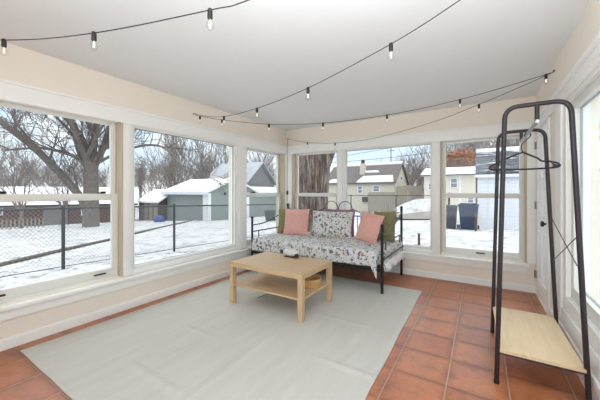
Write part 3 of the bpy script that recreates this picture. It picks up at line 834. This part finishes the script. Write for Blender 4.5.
def road():
    mb = MB(); e0, e1 = [], []
    for u in range(385, 445, 6):
        for lst, d in ((e0, 24), (e1, 19.5)):
            x, y = spot(u, d); lst.append(mb.bm.verts.new((x, y, ground(x, y) + .07)))
    for i in range(len(e0) - 1): mb.bm.faces.new((e0[i], e0[i + 1], e1[i + 1], e1[i]))
    return mb
structure(road().build('road', M['slush']))

# ---- buildings
def zrot_pts(origin, yaw):
    c, s = math.cos(yaw), math.sin(yaw)
    return lambda x, y, z: (origin[0] + c * x - s * y, origin[1] + s * x + c * y, z)
def gable_house(name, label, cat, org, yaw, wx, wy, zb, ze, zr, ridge, wallmat, roofmat, over=.3, roof_t=.14, snow=True, group=None):
    """rectangular building; local x to wx, local y to wy; ridge runs along 'x' or 'y'"""
    f = zrot_pts(org, yaw); m_ = f(wx / 2, wy / 2, 0)
    t = thing(name, label, cat, (m_[0], m_[1], zb), group)
    mb = MB()
    if ridge == 'x':
        sec = [(0, 0, zb), (0, wy, zb), (0, wy, ze), (0, wy / 2, zr), (0, 0, ze)]
        mb.prism([f(*p) for p in sec], Vector(f(wx, 0, 0)) - Vector(f(0, 0, 0)))
    else:
        sec = [(0, 0, zb), (wx, 0, zb), (wx, 0, ze), (wx / 2, 0, zr), (0, 0, ze)]
        mb.prism([f(*p) for p in sec], Vector(f(0, wy, 0)) - Vector(f(0, 0, 0)))
    mb.build('wall', wallmat, t)
    for k in (0, 1):
        if ridge == 'x':
            sl = (zr - ze) / (wy / 2); y_e = -over if k == 0 else wy + over
            a = [(-over, y_e, ze - over * sl), (-over, wy / 2, zr), (-over, wy / 2, zr + roof_t), (-over, y_e, ze - over * sl + roof_t)]
            ext = Vector(f(wx + 2 * over, 0, 0)) - Vector(f(0, 0, 0))
        else:
            sl = (zr - ze) / (wx / 2); x_e = -over if k == 0 else wx + over
            a = [(x_e, -over, ze - over * sl), (wx / 2, -over, zr), (wx / 2, -over, zr + roof_t), (x_e, -over, ze - over * sl + roof_t)]
            ext = Vector(f(0, wy + 2 * over, 0)) - Vector(f(0, 0, 0))
        MB().prism([f(*p) for p in a], ext).build('roof', roofmat, t)
    return t, f
def panel(name, mat, t, f, x0, x1, y0, y1, z0, z1, frame=None, label=None):
    mb = MB(); c = [f(x, y, z) for x in (x0, x1) for y in (y0, y1) for z in (z0, z1)]
    vs = [mb.bm.verts.new(p) for p in c]
    for q in ((0, 1, 3, 2), (4, 6, 7, 5), (0, 4, 5, 1), (2, 3, 7, 6), (0, 2, 6, 4), (1, 5, 7, 3)): mb.bm.faces.new([vs[i] for i in q])
    return mb.build(name, mat, t)
def house_window(t, f, x0, x1, y, z0, z1, out=-1):
    w = panel('window', M['white_paint'], t, f, x0, x1, y, y + out * .06, z0, z1)
    panel('pane', M['house_glass'], w, f, x0 + .08, x1 - .08, y + out * .06, y + out * .075, z0 + .08, (z0 + z1) / 2 - .03)
    panel('pane', M['house_glass'], w, f, x0 + .08, x1 - .08, y + out * .06, y + out * .075, (z0 + z1) / 2 + .03, z1 - .08)

# grey-green garage: near corner seen at u=208
d0_ = 24.0; px_, py_ = spot(208, d0_); zb = height(219.5, d0_) - .3
ze = height(192, d0_); zr = 2.36
t, f = gable_house('garden_garage', 'grey-green garage with a snow covered gable roof in the left yard', 'garage', (px_ - 6.1, py_), 0, 6.1, 6.0, zb - .5, ze, zr, 'x', M['green_siding'], M['roof_snow'], .25, .16)
panel('corner_board', M['white_paint'], t, f, 5.5, 6.12, -.05, 0, zb, ze - .1)
panel('corner_board', M['white_paint'], t, f, 6.1, 6.15, -.05, .28, zb, ze - .1)
panel('fascia', M['white_paint'], t, f, -.25, 6.36, -.30, -.26, ze - .22, ze - .03)
dd = panel('garage_door', M['white_paint'], t, f, 6.10, 6.16, 2.3, 5.0, zb, ze - .05)
panel('lamp', M['dark_panel'], t, f, 6.10, 6.22, 1.75, 1.95, ze - .25, ze - .05)
panel('annex_wall', M['green_siding'], t, f, 1.0, 6.0, 6.0, 15.0, zb - 1.0, height(193.5, 31))
MB().prism([f(.8, 6.05, height(193.5, 31)), f(6.4, 6.05, height(193.5, 31)), f(6.4, 6.05, height(192, 31)), f(.8, 6.05, height(186, 33))], Vector((0, 9.2, 0))).build('annex_roof', M['roof_snow'], t)
# snow roofed shed at far left of window B
xs_, ys_ = spot(163.5, 26); zb = ground(xs_, ys_) - .2
t, f = gable_house('garden_shed', 'low brown-grey shed with a snowy roof beside the grey-green garage', 'shed', (xs_ - 4.1, ys_), 0, 3.4, 3.4, zb, height(202, 26), height(190.5, 27.5), 'x', M['dark_wood'], M['roof_snow'], .2, .15)
for k in range(4): panel('board_panel', M['fence_wood'], t, f, (.2 + k * .8), (.8 + k * .8), -.05, 0, zb, height(204, 26))
# blue tarp heap
xt, yt = spot(159.5, 24.0); zt = ground(xt, yt)
mb = MB(); n = 10
mb.lathe([(.42, -.1), (.44, .1), (.36, .32), (.22, .50), (.0, .55)], (xt, yt, zt), 9)
for v in mb.bm.verts: v.co += Vector((noise.noise(v.co * 3), noise.noise(v.co * 3 + Vector((5, 0, 0))), noise.noise(v.co * 3 + Vector((0, 7, 0))))) * .09
tag(mb.build('blue_tarp', M['tarp'], smooth=True), 'bright blue tarp heap on the snow in front of the brown-grey shed', 'tarp')
# brick house left
xb, yb = spot(134, 27); zb = -1.9
xa, ya = spot(-60, 21); L = math.hypot(xa - xb, ya - yb); yaw = math.atan2(yb - ya, xb - xa)
t, f = gable_house('brick_house', 'long low brown brick house with a snowy roof behind the big bare tree', 'house', (xa, ya), yaw, L, 6.5, zb, height(205, 24), height(189, 27), 'x', M['brick'], M['roof_snow'], .35, .2)
ww = L / 194
def ux(u): return (u + 60) * ww * (1 + .0 * u)
house_window(t, f, L * .675, L * .675 + .75, 0, height(216, 24.5), height(207, 24.5))
house_window(t, f, L * .20, L * .20 + .9, 0, height(216, 22), height(207, 22))
panel('garage_door', M['grey_panel'], t, f, L * .47, L * .60, -.05, 0, zb, height(207, 24))
panel('gutter', M['dark_panel'], t, f, -.3, L + .3, -.44, -.34, height(206.5, 24), height(204.8, 24))
# grey houses behind garage
xg, yg = spot(205, 40); zg_ = ground(xg, yg)
t, f = gable_house('grey_house', 'grey gabled house with a broad pale roof rising behind the grey-green garage', 'house', (xg, yg), .12, 7.0, 7.0, zg_ - .5, height(182, 38), height(163, 40), 'x', M['grey_siding'], M['grey_shingle'], .4, .2)
house_window(t, f, 1.6, 2.6, 0, height(190, 38), height(184, 38))
house_window(t, f, 4.2, 5.2, 0, height(190, 38), height(184, 38))

# cream house, near corner u=394
d0_ = 32.0; xc, yc = spot(394, d0_); zb = ground(xc, yc) - .6; ze = height(182, d0_)
t, f = gable_house('cream_house', 'cream house with a steep gable and chimney beyond the dark chain link fence', 'house', (xc - 8.6, yc), 0, 8.6, 6.7, zb, ze, 4.65, 'x', M['cream_siding'], M['old_shingle'], .25, .18)
sl = (4.65 - ze) / 3.35
def roof_z(y): return ze + sl * y + .19
for k, (xx0, xx1, yy0, yy1) in enumerate(((4.3, 8.6, -.28, .75), (.4, 2.2, -.28, .3), (4.0, 6.5, 1.5, 1.75), (-.2, 8.8, 3.0, 3.36))):
    mb = MB(); mb.prism([f(xx0, yy0, roof_z(yy0)), f(xx1, yy0, roof_z(yy0)), f(xx1 - .3 * (k < 3), yy1, roof_z(yy1)), f(xx0 + .5 * (k < 3), yy1, roof_z(yy1))], (0, 0, .12)); mb.build('roof_snow', M['roof_snow'], t)
panel('chimney', M['cream_siding'], t, f, 4.15, 4.75, 1.2, 1.8, 2.6, height(162, 33.5)); panel('chimney_pot', M['dark_panel'], t, f, 4.28, 4.62, 1.33, 1.67, height(162, 33.5), height(158, 33.5))
house_window(t, f, 4.35, 4.95, 0, height(193.5, 33), height(185.5, 33))
house_window(t, f, 6.2, 7.0, 0, height(192, 33), height(185.5, 33))
panel('cellar_hatch', M['dark_panel'], t, f, 5.0, 5.8, -.3, 0, height(202, 33), height(197, 33))
w = panel('window', M['white_paint'], t, f, 8.6, 8.66, 2.9, 3.7, height(180, 33), height(175, 33)); panel('pane', M['house_glass'], w, f, 8.66, 8.68, 3.0, 3.6, height(179, 33), height(176, 33))

# buff building in the back window on the right
d0_ = 27.0; xc, yc = spot(424, 28); x2, y2 = spot(479, 25.6); zb = ground(xc, yc) - .5
yaw = math.atan2(y2 - yc, x2 - xc); L = math.hypot(x2 - xc, y2 - yc)
t, f = gable_house('buff_house', 'buff coloured house with a flat snowy roof behind the rubbish bins', 'house', (xc, yc), yaw, L, 6, zb, height(175, 26.5), height(168.5, 29), 'x', M['cream2'], M['roof_snow'], .3, .15)
panel('gutter', M['dark_panel'], t, f, -.3, L + .3, -.36, -.29, height(175.5, 26.5), height(174.3, 26.5))
house_window(t, f, L * .5, L * .5 + .62, 0, height(188, 26.5), height(178, 26.5))
house_window(t, f, L * .08, L * .08 + .55, 0, height(190, 27), height(183, 27))
house_window(t, f, L * .8, L * .8 + .55, 0, height(203, 26.5), height(196, 26.5))
panel('corner_board', M['white_paint'], t, f, L * .655, L * .69, -.04, 0, zb, height(175, 26.5))

# white garage right
d0_ = 14.3; xc, yc = spot(478, d0_); zb = ground(xc, yc) - .4; ze = height(174.5, d0_)
t, f = gable_house('white_garage', 'white sided garage with a dark shingle roof outside the right back window', 'garage', (xc, yc), 0, 6.4, 6.0, zb, ze, 3.55, 'x', M['white_siding'], M['shingle'], .12, .12)
panel('corner_board', M['white_paint'], t, f, -.02, .1, -.03, .0, zb, ze); panel('downspout', M['dark_panel'], t, f, -.1, -.03, -.09, -.02, zb, ze)
panel('fascia', M['white_paint'], t, f, -.14, 6.5, -.17, -.13, ze - .16, ze - .02)
sl = (3.55 - ze) / 3
mb = MB(); mb.prism([f(-.1, 2.55, ze + sl * 2.55 + .13), f(6.5, 2.55, ze + sl * 2.55 + .13), f(6.5, 3.1, 3.69), f(-.1, 3.1, 3.69)], (0, 0, .06)); mb.build('roof_snow', M['roof_snow'], t)
mb = MB(); mb.prism([f(2.2, -.1, ze - .1 * sl + .14), f(6.5, -.1, ze - .1 * sl + .14), f(6.5, 2.4, ze + 2.4 * sl + .14), f(3.4, 2.4, ze + 2.4 * sl + .14)], (0, 0, .08)); mb.build('roof_snow', M['roof_snow'], t)
house_window(t, f, 3.3, 4.1, 0, height(196, 14), height(184, 14))

# bins
def wheelie(label, loc, w, dp, h, mat, name='wheelie_bin', yaw=0):
    t = thing(name, label, 'rubbish bin', (loc[0], loc[1], loc[2]), 'rubbish bins in the snow')
    x, y, z = loc; k = .40
    mb = MB(); a = [(-w * k, -dp * k), (w * k, -dp * k), (w * k, dp * k), (-w * k, dp * k)]; b = [(-w / 2, -dp / 2), (w / 2, -dp / 2), (w / 2, dp / 2), (-w / 2, dp / 2)]
    va = [mb.bm.verts.new((x + p, y + q, z + .04)) for p, q in a]; vb = [mb.bm.verts.new((x + p, y + q, z + h * .9)) for p, q in b]
    mb.bm.faces.new(va); mb.bm.faces.new(vb)
    for i in range(4): mb.bm.faces.new((va[i], va[(i + 1) % 4], vb[(i + 1) % 4], vb[i]))
    mb.build('body', mat, t)
    mb = MB(); mb.box((x - w * .54, y - dp * .55, z + h * .9), (x + w * .54, y + dp * .55, z + h * .95), .01); mb.box((x - w * .45, y - dp * .45, z + h * .95), (x + w * .45, y + dp * .45, z + h), .02); mb.build('lid', mat, t)
    MB().tube([(x - w * .4, y + dp * .6, z + h * .9), (x + w * .4, y + dp * .6, z + h * .9)], .02, 8).build('handle', mat, t)
    for s_ in (-1, 1):
        MB().tube([(x + s_ * w * .46, y + dp * .36, z + .1), (x + s_ * w * .54, y + dp * .36, z + .1)], .1, 12).build('wheel', M['black_plastic'], t)
    return t
for lab, u, d, w, h, mat in (('dark grey wheeled bin left of the blue bin in the snow', 450.5, 13.6, .55, 1.12, M['bin_grey']), ('blue wheeled bin standing beside the white garage wall', 468.5, 13.2, .78, 1.22, M['bin_blue']), ('slate dark bin in front of the grey-green garage seen through the corner window', 270, 21, .55, .8, M['bin_dark'])):
    x, y = spot(u, d); wheelie(lab, (x, y, ground(x, y)), w, .6, h, mat)
# loose timber posts by the bins
for lab, u, d, h in (('short dark timber post between the blue bin and the white garage', 475.8, 12.5, .75), ('short dark post poking out of the snow just outside the middle back window', 419, 8.4, .30), ('thin dark timber post standing behind the dark grey bin', 449, 14.2, 1.7)):
    x, y = spot(u, d); z = ground(x, y)
    q = .05 if h > .5 else .032
    mb = MB(); mb.box((x - q, y - q, z - .1), (x + q, y + q, z + h), .008); mb.box((x - q * 1.1, y - q * 1.1, z + h), (x + q * 1.1, y + q * 1.1, z + h + .03), .008)
    tag(mb.build('timber_post', M['dark_wood']), lab, 'post')

# board fences in front of the cream house
def board_fence(label, u0, d0, u1, d1, ztop):
    a, b = Vector((*spot(u0, d0), 0)), Vector((*spot(u1, d1), 0)); L = (b - a).length; e = (b - a) / L; nn = Vector((-e.y, e.x, 0))
    m_ = a.lerp(b, .5); t = thing('board_fence', label, 'fence', (m_.x, m_.y, ground(m_.x, m_.y)))
    mb = MB(); k = 0; bw = .14
    n = int(L / (bw + .012))
    for i in range(n):
        p = a + e * (i * (bw + .012)); z = ground(p.x, p.y) - .1
        mb.prism([(p.x, p.y, z), (p.x + e.x * bw, p.y + e.y * bw, z), (p.x + e.x * bw, p.y + e.y * bw, ztop), (p.x + e.x * bw / 2, p.y + e.y * bw / 2, ztop + .05), (p.x, p.y, ztop)], nn * .025)
    mb.build('board_panel', M['fence_wood'], t)
    for k in range(int(L / 2.4) + 1):
        p = a + e * min(L, k * 2.4) + nn * .08; z = ground(p.x, p.y)
        MB().box((p.x - .05, p.y - .05, z - .1), (p.x + .05, p.y + .05, ztop - .1)).build('post', M['fence_wood'], t)
    for zz in (.4, 1.2):
        p, q = a + nn * .045, b + nn * .045
        MB().tube([(p.x, p.y, ground(p.x, p.y) + zz), (q.x, q.y, ground(q.x, q.y) + zz)], .04, 4).build('rail', M['fence_wood'], t)
board_fence('weathered grey board fence in front of the cream house', 368.5, 24, 396, 23.3, height(192.5, 23.5))
board_fence('taller tan board fence right of the cream house', 397, 31, 423, 30.2, height(186, 30))
# white picket fence in front of the brick house
def picket():
    a, b = Vector((*spot(-30, 19.5), 0)), Vector((*spot(47, 21.5), 0)); L = (b - a).length; e = (b - a) / L; nn = Vector((-e.y, e.x, 0)); m_ = a.lerp(b, .5)
    t = thing('picket_fence', 'low grey picket fence in front of the brown brick house', 'fence', (m_.x, m_.y, ground(m_.x, m_.y)))
    n = int(L / .22); mb = MB()
    for i in range(n):
        p = a + e * (i * .22); z = ground(p.x, p.y)
        mb.prism([(p.x, p.y, z - .1), (p.x + e.x * .09, p.y + e.y * .09, z - .1), (p.x + e.x * .09, p.y + e.y * .09, z + .62), (p.x + e.x * .045, p.y + e.y * .045, z + .7), (p.x, p.y, z + .62)], nn * .02)
    mb.build('pickets', M['fence_wood'], t)
    for zz in (.15, .5):
        p, q = a + nn * .04, b + nn * .04
        MB().tube([(p.x, p.y, ground(p.x, p.y) + zz), (q.x, q.y, ground(q.x, q.y) + zz)], .025, 4).build('rail', M['dark_wood'], t)
picket()

# ---- trees
def grow(mb, rnd, p, d, r, length, depth, seg, spread=.55, up=.12, minr=.006, kids=3):
    """one branch and its children"""
    n = 4 if depth > 1 else 3
    pts = [Vector(p)]; rs = [r]; dirs = []
    q = Vector(p); dd = Vector(d).normalized()
    for i in range(n):
        dd = (dd + Vector((rnd.uniform(-1, 1), rnd.uniform(-1, 1), rnd.uniform(-.6, .8))) * .16 + Vector((0, 0, up))).normalized()
        q = q + dd * (length / n); pts.append(q.copy()); dirs.append(dd.copy()); rs.append(max(minr, r * (1 - .55 * (i + 1) / n)))
    mb.tube(pts, rs, seg)
    if depth <= 0: return
    for k in range(kids + (1 if depth == 1 else 0)):
        i = rnd.randint(1, n) if k else n
        ax = dirs[i - 1].orthogonal().normalized(); ax = Matrix.Rotation(rnd.uniform(0, 2 * PI), 3, dirs[i - 1]) @ ax
        a = rnd.uniform(.5, 1.2) * spread
        nd = Matrix.Rotation(a, 3, ax) @ dirs[i - 1]
        grow(mb, rnd, pts[i], nd, max(minr, rs[i] * rnd.uniform(.6, .85)), length * rnd.uniform(.6, .85), depth - 1, max(3, seg - 2), spread, up, minr, kids)
def tree(name, label, loc, hgt, r, seed, depth=5, spread=.6, group=None, mat=None, trunk_frac=.3, kids=3, lean=(0, 0), limbs=4, minr=.012, manual=None):
    rnd = random.Random(seed); x, y, z = loc
    t = thing(name, label, 'tree', loc, group)
    mb = MB(); th = hgt * trunk_frac
    top = Vector((x + lean[0] * th, y + lean[1] * th, z + th))
    base = Vector((x, y, z - .3))
    mb.tube(spline([base, Vector((x, y, z + .1)).lerp(top, .0), base.lerp(top, .55) + Vector((rnd.uniform(-.1, .1), rnd.uniform(-.1, .1), 0)), top], 3), [r * 1.35, r * 1.3, r * 1.2, r * 1.15, r * 1.1, r * 1.08, r * 1.04, r * 1.0, r * .98, r * .96][:10], 10)
    mb.build('trunk', mat or M['bark'], t, True)
    mb = MB()
    for k in range(limbs):
        az = 2 * PI * (k + rnd.uniform(-.3, .3)) / limbs; a = rnd.uniform(.45, 1.0) * spread if k else .08
        d = Vector((math.sin(a) * math.cos(az) + lean[0], math.sin(a) * math.sin(az) + lean[1], math.cos(a)))
        grow(mb, rnd, top - Vector((0, 0, rnd.uniform(0, th * .25))), d, r * rnd.uniform(.5, .75), hgt * .30, depth - 1, 7, spread * 1.1, .10, minr, kids)
    for l, rr in (manual or []):
        pts = spline(l, 5); mb.tube(pts, [rr[0] + (rr[1] - rr[0]) * i / (len(pts) - 1) for i in range(len(pts))], 8)
        for i in range(3, len(pts), 2):
            dr_ = (pts[i] - pts[i - 1]).normalized(); nd = (dr_ + Vector((rnd.uniform(-1, 1), rnd.uniform(-1, 1), rnd.uniform(0, 1.2)))).normalized()
            grow(mb, rnd, pts[i], nd, rr[0] * .3, hgt * .13, 3, 5, .7, .05, minr, 3)
    mb.build('branches', mat or M['bark'], t, True)
    return t
def P3(u, v, d):
    x, y = spot(u, d); return Vector((x, y, height(v, d)))
# big spreading tree in the left window
d = 20.0; x, y = spot(91, d)
man = [([P3(88, 214, d), P3(78, 194, d), P3(40, 153, 19), P3(0, 121, 18), P3(-30, 98, 17.5)], (.30, .16)),
       ([P3(90, 175, d), P3(80, 160, 19.5), P3(62, 152, 19), P3(40, 148, 18.5), P3(5, 150, 18)], (.16, .06)),
       ([P3(90, 172, d), P3(96, 158, 20), P3(108, 143, 20.5), P3(120, 130, 21)], (.16, .07)),
       ([P3(91, 160, d), P3(84, 140, 19.6), P3(72, 122, 19.2), P3(60, 106, 19)], (.17, .07)),
       ([P3(92, 168, d), P3(103, 160, 20), P3(125, 150, 19.4), P3(150, 145, 19), P3(167, 150, 18.8), P3(185, 172, 18.6)], (.12, .04))]
tree('spreading_tree', 'big bare grey tree with a forked trunk behind the left window\'s chain link fence', (x, y, ground(x, y)), 12.5, .44, 21, 5, .62, None, M['bark'], .36, 3, manual=man, limbs=5, minr=.014)
# maple trunk in the corner
d = 8.0; x, y = spot(308.5, d)
man = [([P3(322, 190, d), P3(331, 172, d), P3(341, 150, d), P3(352, 120, d)], (.24, .16))]
def maple():
    rnd = random.Random(4); z = ground(x, y)
    t = thing('maple_tree', 'massive furrowed maple trunk filling the narrow corner window', 'tree', (x, y, z))
    mb = MB(); prof = [(-.3, .66), (0, .60), (.3, .53), (.9, .49), (1.7, .50), (2.3, .54), (2.9, .50), (3.6, .42)]
    seg = 28; rings = []
    for zz, r_ in prof:
        ring_ = []
        for k in range(seg):
            q = 2 * PI * k / seg; rr = r_ * (1 + .07 * noise.noise((math.cos(q) * 2.2, math.sin(q) * 2.2, zz * .5)) + .03 * math.sin(q * 9 + zz))
            ring_.append(mb.bm.verts.new((x + rr * math.cos(q) + .03 * zz, y + rr * math.sin(q), z + zz)))
        rings.append(ring_)
    for a, b in zip(rings, rings[1:]):
        for k in range(seg): mb.bm.faces.new((a[k], a[(k + 1) % seg], b[(k + 1) % seg], b[k]))
    mb.bm.faces.new(rings[0]); mb.bm.faces.new(rings[-1])
    mb.build('trunk', M['trunk'], t, True)
    mb = MB(); pts = spline([P3(316, 196, d), P3(322, 174, d), P3(331, 150, d), P3(346, 112, d)], 5)
    mb.tube(pts, [.20 - .006 * i for i in range(len(pts))], 12)
    top = Vector((x + .14, y, z + 3.4))
    for k in range(4):
        az = k * PI / 2 + .4; grow(mb, rnd, top, Vector((math.cos(az) * .5, math.sin(az) * .5, 1)), .22, 3.0, 3, 8, .6, .1, .02, 3)
    mb.build('limbs', M['trunk'], t, True)
maple()
# trees individually placed
spec = [('slender_tree', 'multi-stemmed bare tree rising behind the shed in the big left window', 178, 33, 11, .22, 31, 5, .42, .10, 6),
        ('slender_tree', 'upright bare tree above the ridge of the grey-green garage', 203, 36, 11, .20, 32, 5, .42, .2, 5),
        ('slender_tree', 'bare tree at the right edge of the big left window', 226, 51, 15, .24, 33, 5, .40, .2, 5),
        ('bare_tree', 'bare tree behind the grey gabled house in the corner left window', 262, 56, 17, .3, 34, 5, .55, .25, 5),
        ('bare_tree', 'bushy bare tree right of the cream house gable', 415, 38, 9.0, .22, 35, 5, .75, .18, 6),
        ('bare_tree', 'small bare tree at the right side of the middle back window', 428, 38, 7.2, .16, 36, 5, .75, .18, 6),
        ('young_tree', 'young bare tree in front of the brick house near the far left of the photo', 22, 21, 6.5, .10, 41, 4, .6, .2, 5),
        ('young_tree', 'young bare tree in front of the brick house beside the big spreading tree', 63, 20.5, 6.0, .10, 42, 4, .65, .2, 5),
        ('bare_tree', 'bare tree on the far left behind the brick house roof', 14, 34, 12, .26, 37, 5, .6, .2, 6)]
for nm, lab, u, d, hh, r_, sd, dep, spr, tf, lb in spec:
    x, y = spot(u, d); tree(nm, lab, (x, y, ground(x, y)), hh, r_, sd, dep, spr, 'single bare trees among the houses', M['far_bark'], tf, 3, limbs=lb, minr=.016)
# russet oak
def oak():
    x, y = spot(462, 40); z = ground(x, y); rnd = random.Random(9)
    t = thing('russet_tree', 'tree still holding russet brown leaves above the buff house roof', 'tree', (x, y, z))
    mb = MB(); mb.tube([(x, y, z - .3), (x + .1, y, z + 3.2), (x, y, z + 5.4)], [.3, .26, .16], 8); mb.build('trunk', M['far_bark'], t, True)
    mb = MB()
    for k in range(7): grow(mb, rnd, (x, y, z + 3.8 + k * .2), Vector((math.cos(k), math.sin(k), .8)), .1, 1.8, 3, 5, .7, .05, .015, 3)
    mb.build('branches', M['far_bark'], t, True)
    mb = MB()
    for k in range(3600):
        while True:
            q = Vector((rnd.uniform(-1, 1), rnd.uniform(-1, 1), rnd.uniform(-1, 1)))
            if q.length < 1 and q.length > rnd.random() ** .5 * .85: break
        c = Vector((x + q.x * 2.35, y + q.y * 2.2, z + 6.8 + q.z * 1.8)); s_ = .10 + .08 * rnd.random()
        a = Vector((rnd.uniform(-1, 1), rnd.uniform(-1, 1), rnd.uniform(-1, 1))).normalized(); b = a.orthogonal().normalized()
        mb.quad([c - a * s_ - b * s_ * .6, c + a * s_ - b * s_ * .6, c + a * s_ + b * s_ * .6, c - a * s_ + b * s_ * .6])
    lf = mb.build('leaves', M['dead_leaf'], t); lf['kind'] = 'stuff'
oak()
# distant treeline: copies of three trees
protos = []
LAB = 'bare grey tree in the distant treeline behind the neighbouring houses'
for k in range(3):
    protos.append(tree('distant_tree', LAB, (0, 0, 0), 10, .2, 60 + k, 5, .6, 'distant treeline', M['far_bark'], .16, 3, limbs=5, minr=.018))
rnd = random.Random(2)
us = [-60, -35, -12, 6, 24, 38, 52, 66, 80, 100, 112, 128, 140, 150, 160, 170, 184, 194, 206, 216, 226, 236, 248, 258, 270, 282, 384, 400, 412, 424, 436, 450, 462, 474, 486, 498, 512, 530, 560, 590]
for i, u in enumerate(us):
    d = rnd.uniform(50, 60); x, y = spot(u, d)
    o = protos[i] if i < 3 else copy_tree(protos[i % 3])
    o.location = (x, y, ground(x, y)); o.rotation_euler.z = rnd.uniform(0, 6.28)
    s_ = rnd.uniform(.85, 1.15) if u < 300 else rnd.uniform(.72, .95)
    if u > 440: s_ *= 1.85
    o.scale = (s_,) * 3

# utility poles and wires
def wire(label, A, B, sag):
    A, B = Vector(A), Vector(B); pts = [A.lerp(B, k / 12) - Vector((0, 0, sag * 4 * (k / 12) * (1 - k / 12))) for k in range(13)]
    mb = MB(); mb.tube(pts, .022, 5)
    tag(mb.build('utility_wire', M['cord']), label, 'wire', 'overhead wires')
wire('upper overhead wire crossing the sky in the left window', P3(-60, 112, 19), P3(200, 152, 26), .05)
wire('lower overhead wire crossing the sky in the left window', P3(-60, 126, 21), P3(200, 150, 27), .05)
wire('upper overhead wire above the cream house', P3(330, 158, 30), P3(450, 136, 30), .1)
wire('lower overhead wire above the cream house', P3(330, 163, 30), P3(450, 150, 30), .1)
x, y = spot(391, 40); z = ground(x, y)
t = thing('utility_pole', 'thin utility pole behind the ridge of the cream house', 'pole', (x, y, z))
MB().tube([(x, y, z - .3), (x, y, height(148, 40))], [.09, .06], 8).build('shaft', M['bark'], t)
MB().box((x - .5, y - .05, height(151, 40)), (x + .5, y + .05, height(150.5, 40))).build('crossarm', M['bark'], t)

# ================================================================== LIGHT, SKY, CAMERA
w = bpy.data.worlds.new('winter_sky'); bpy.context.scene.world = w; w.use_nodes = True; nt = w.node_tree
bg = nt.nodes['Background']
v = coords(nt, (1.6, 1.6, 4.0), (.3, .1, 0), 'Generated')
n = noise_tex(nt, v, 2.0, 6, .6)
sep = node(nt, 'ShaderNodeSeparateXYZ'); tc = node(nt, 'ShaderNodeTexCoord'); nt.links.new(tc.outputs['Generated'], sep.inputs[0])
grad = ramp(nt, sep.outputs['Z'], [(.0, (.92, .97, 1.02, 1)), (.08, (.68, .80, .94, 1)), (.32, (.40, .60, .82, 1)), (.50, (1.3, 1.4, 1.55, 1)), (1, (2.2, 2.25, 2.3, 1))])
cl = ramp(nt, n, [(.46, (0, 0, 0, 1)), (.66, (1, 1, 1, 1))])
lum = ramp(nt, sep.outputs['Z'], [(0, (.98, 1.0, 1.02, 1)), (.30, (.92, .96, 1.0, 1)), (.50, (1.7, 1.73, 1.76, 1)), (1, (2.5, 2.52, 2.55, 1))])
nt.links.new(mix(nt, cl, grad, lum), bg.inputs['Color']); bg.inputs['Strength'].default_value = .84

def area(name, loc, rot, sx, sy_, power, col=(1, 1, 1)):
    l = bpy.data.lights.new(name, 'AREA'); l.shape = 'RECTANGLE'; l.size = sx; l.size_y = sy_; l.energy = power; l.color = col
    o = bpy.data.objects.new(name, l); C.objects.link(o); o.location = loc; o.rotation_euler = rot; return o
area('added_ceiling_fill', (-.10, .42, 1.28), (PI, 0, 0), 1.0, .8, 27, (.88, .95, 1))  # added unseen lamp aimed up, brightens the room off the ceiling
area('added_fill_behind_camera', (-.55, YB + .45, 1.35), (PI / 2, 0, -.42), 2.0, 1.8, 25, (.88, .95, 1))  # added unseen fill lamp, lifts the back wall and right side
cam = bpy.data.cameras.new('camera'); co = bpy.data.objects.new('camera', cam); C.objects.link(co)
cam.sensor_width = 36; cam.sensor_fit = 'HORIZONTAL'; cam.lens = F / 600 * 36; cam.shift_y = -(200 - HY) / 600; cam.clip_start = .05; cam.clip_end = 300
co.location = (0, 0, H); co.rotation_euler = (PI / 2, 0, YAW)
sc = bpy.context.scene; sc.camera = co
vs = sc.view_settings; vs.view_transform = 'Standard'; vs.look = 'None'; vs.exposure = .72; vs.gamma = 1; vs.use_curve_mapping = False
sc.cycles.use_denoising = True; sc.cycles.max_bounces = 14; sc.cycles.diffuse_bounces = 6; sc.cycles.transparent_max_bounces = 24
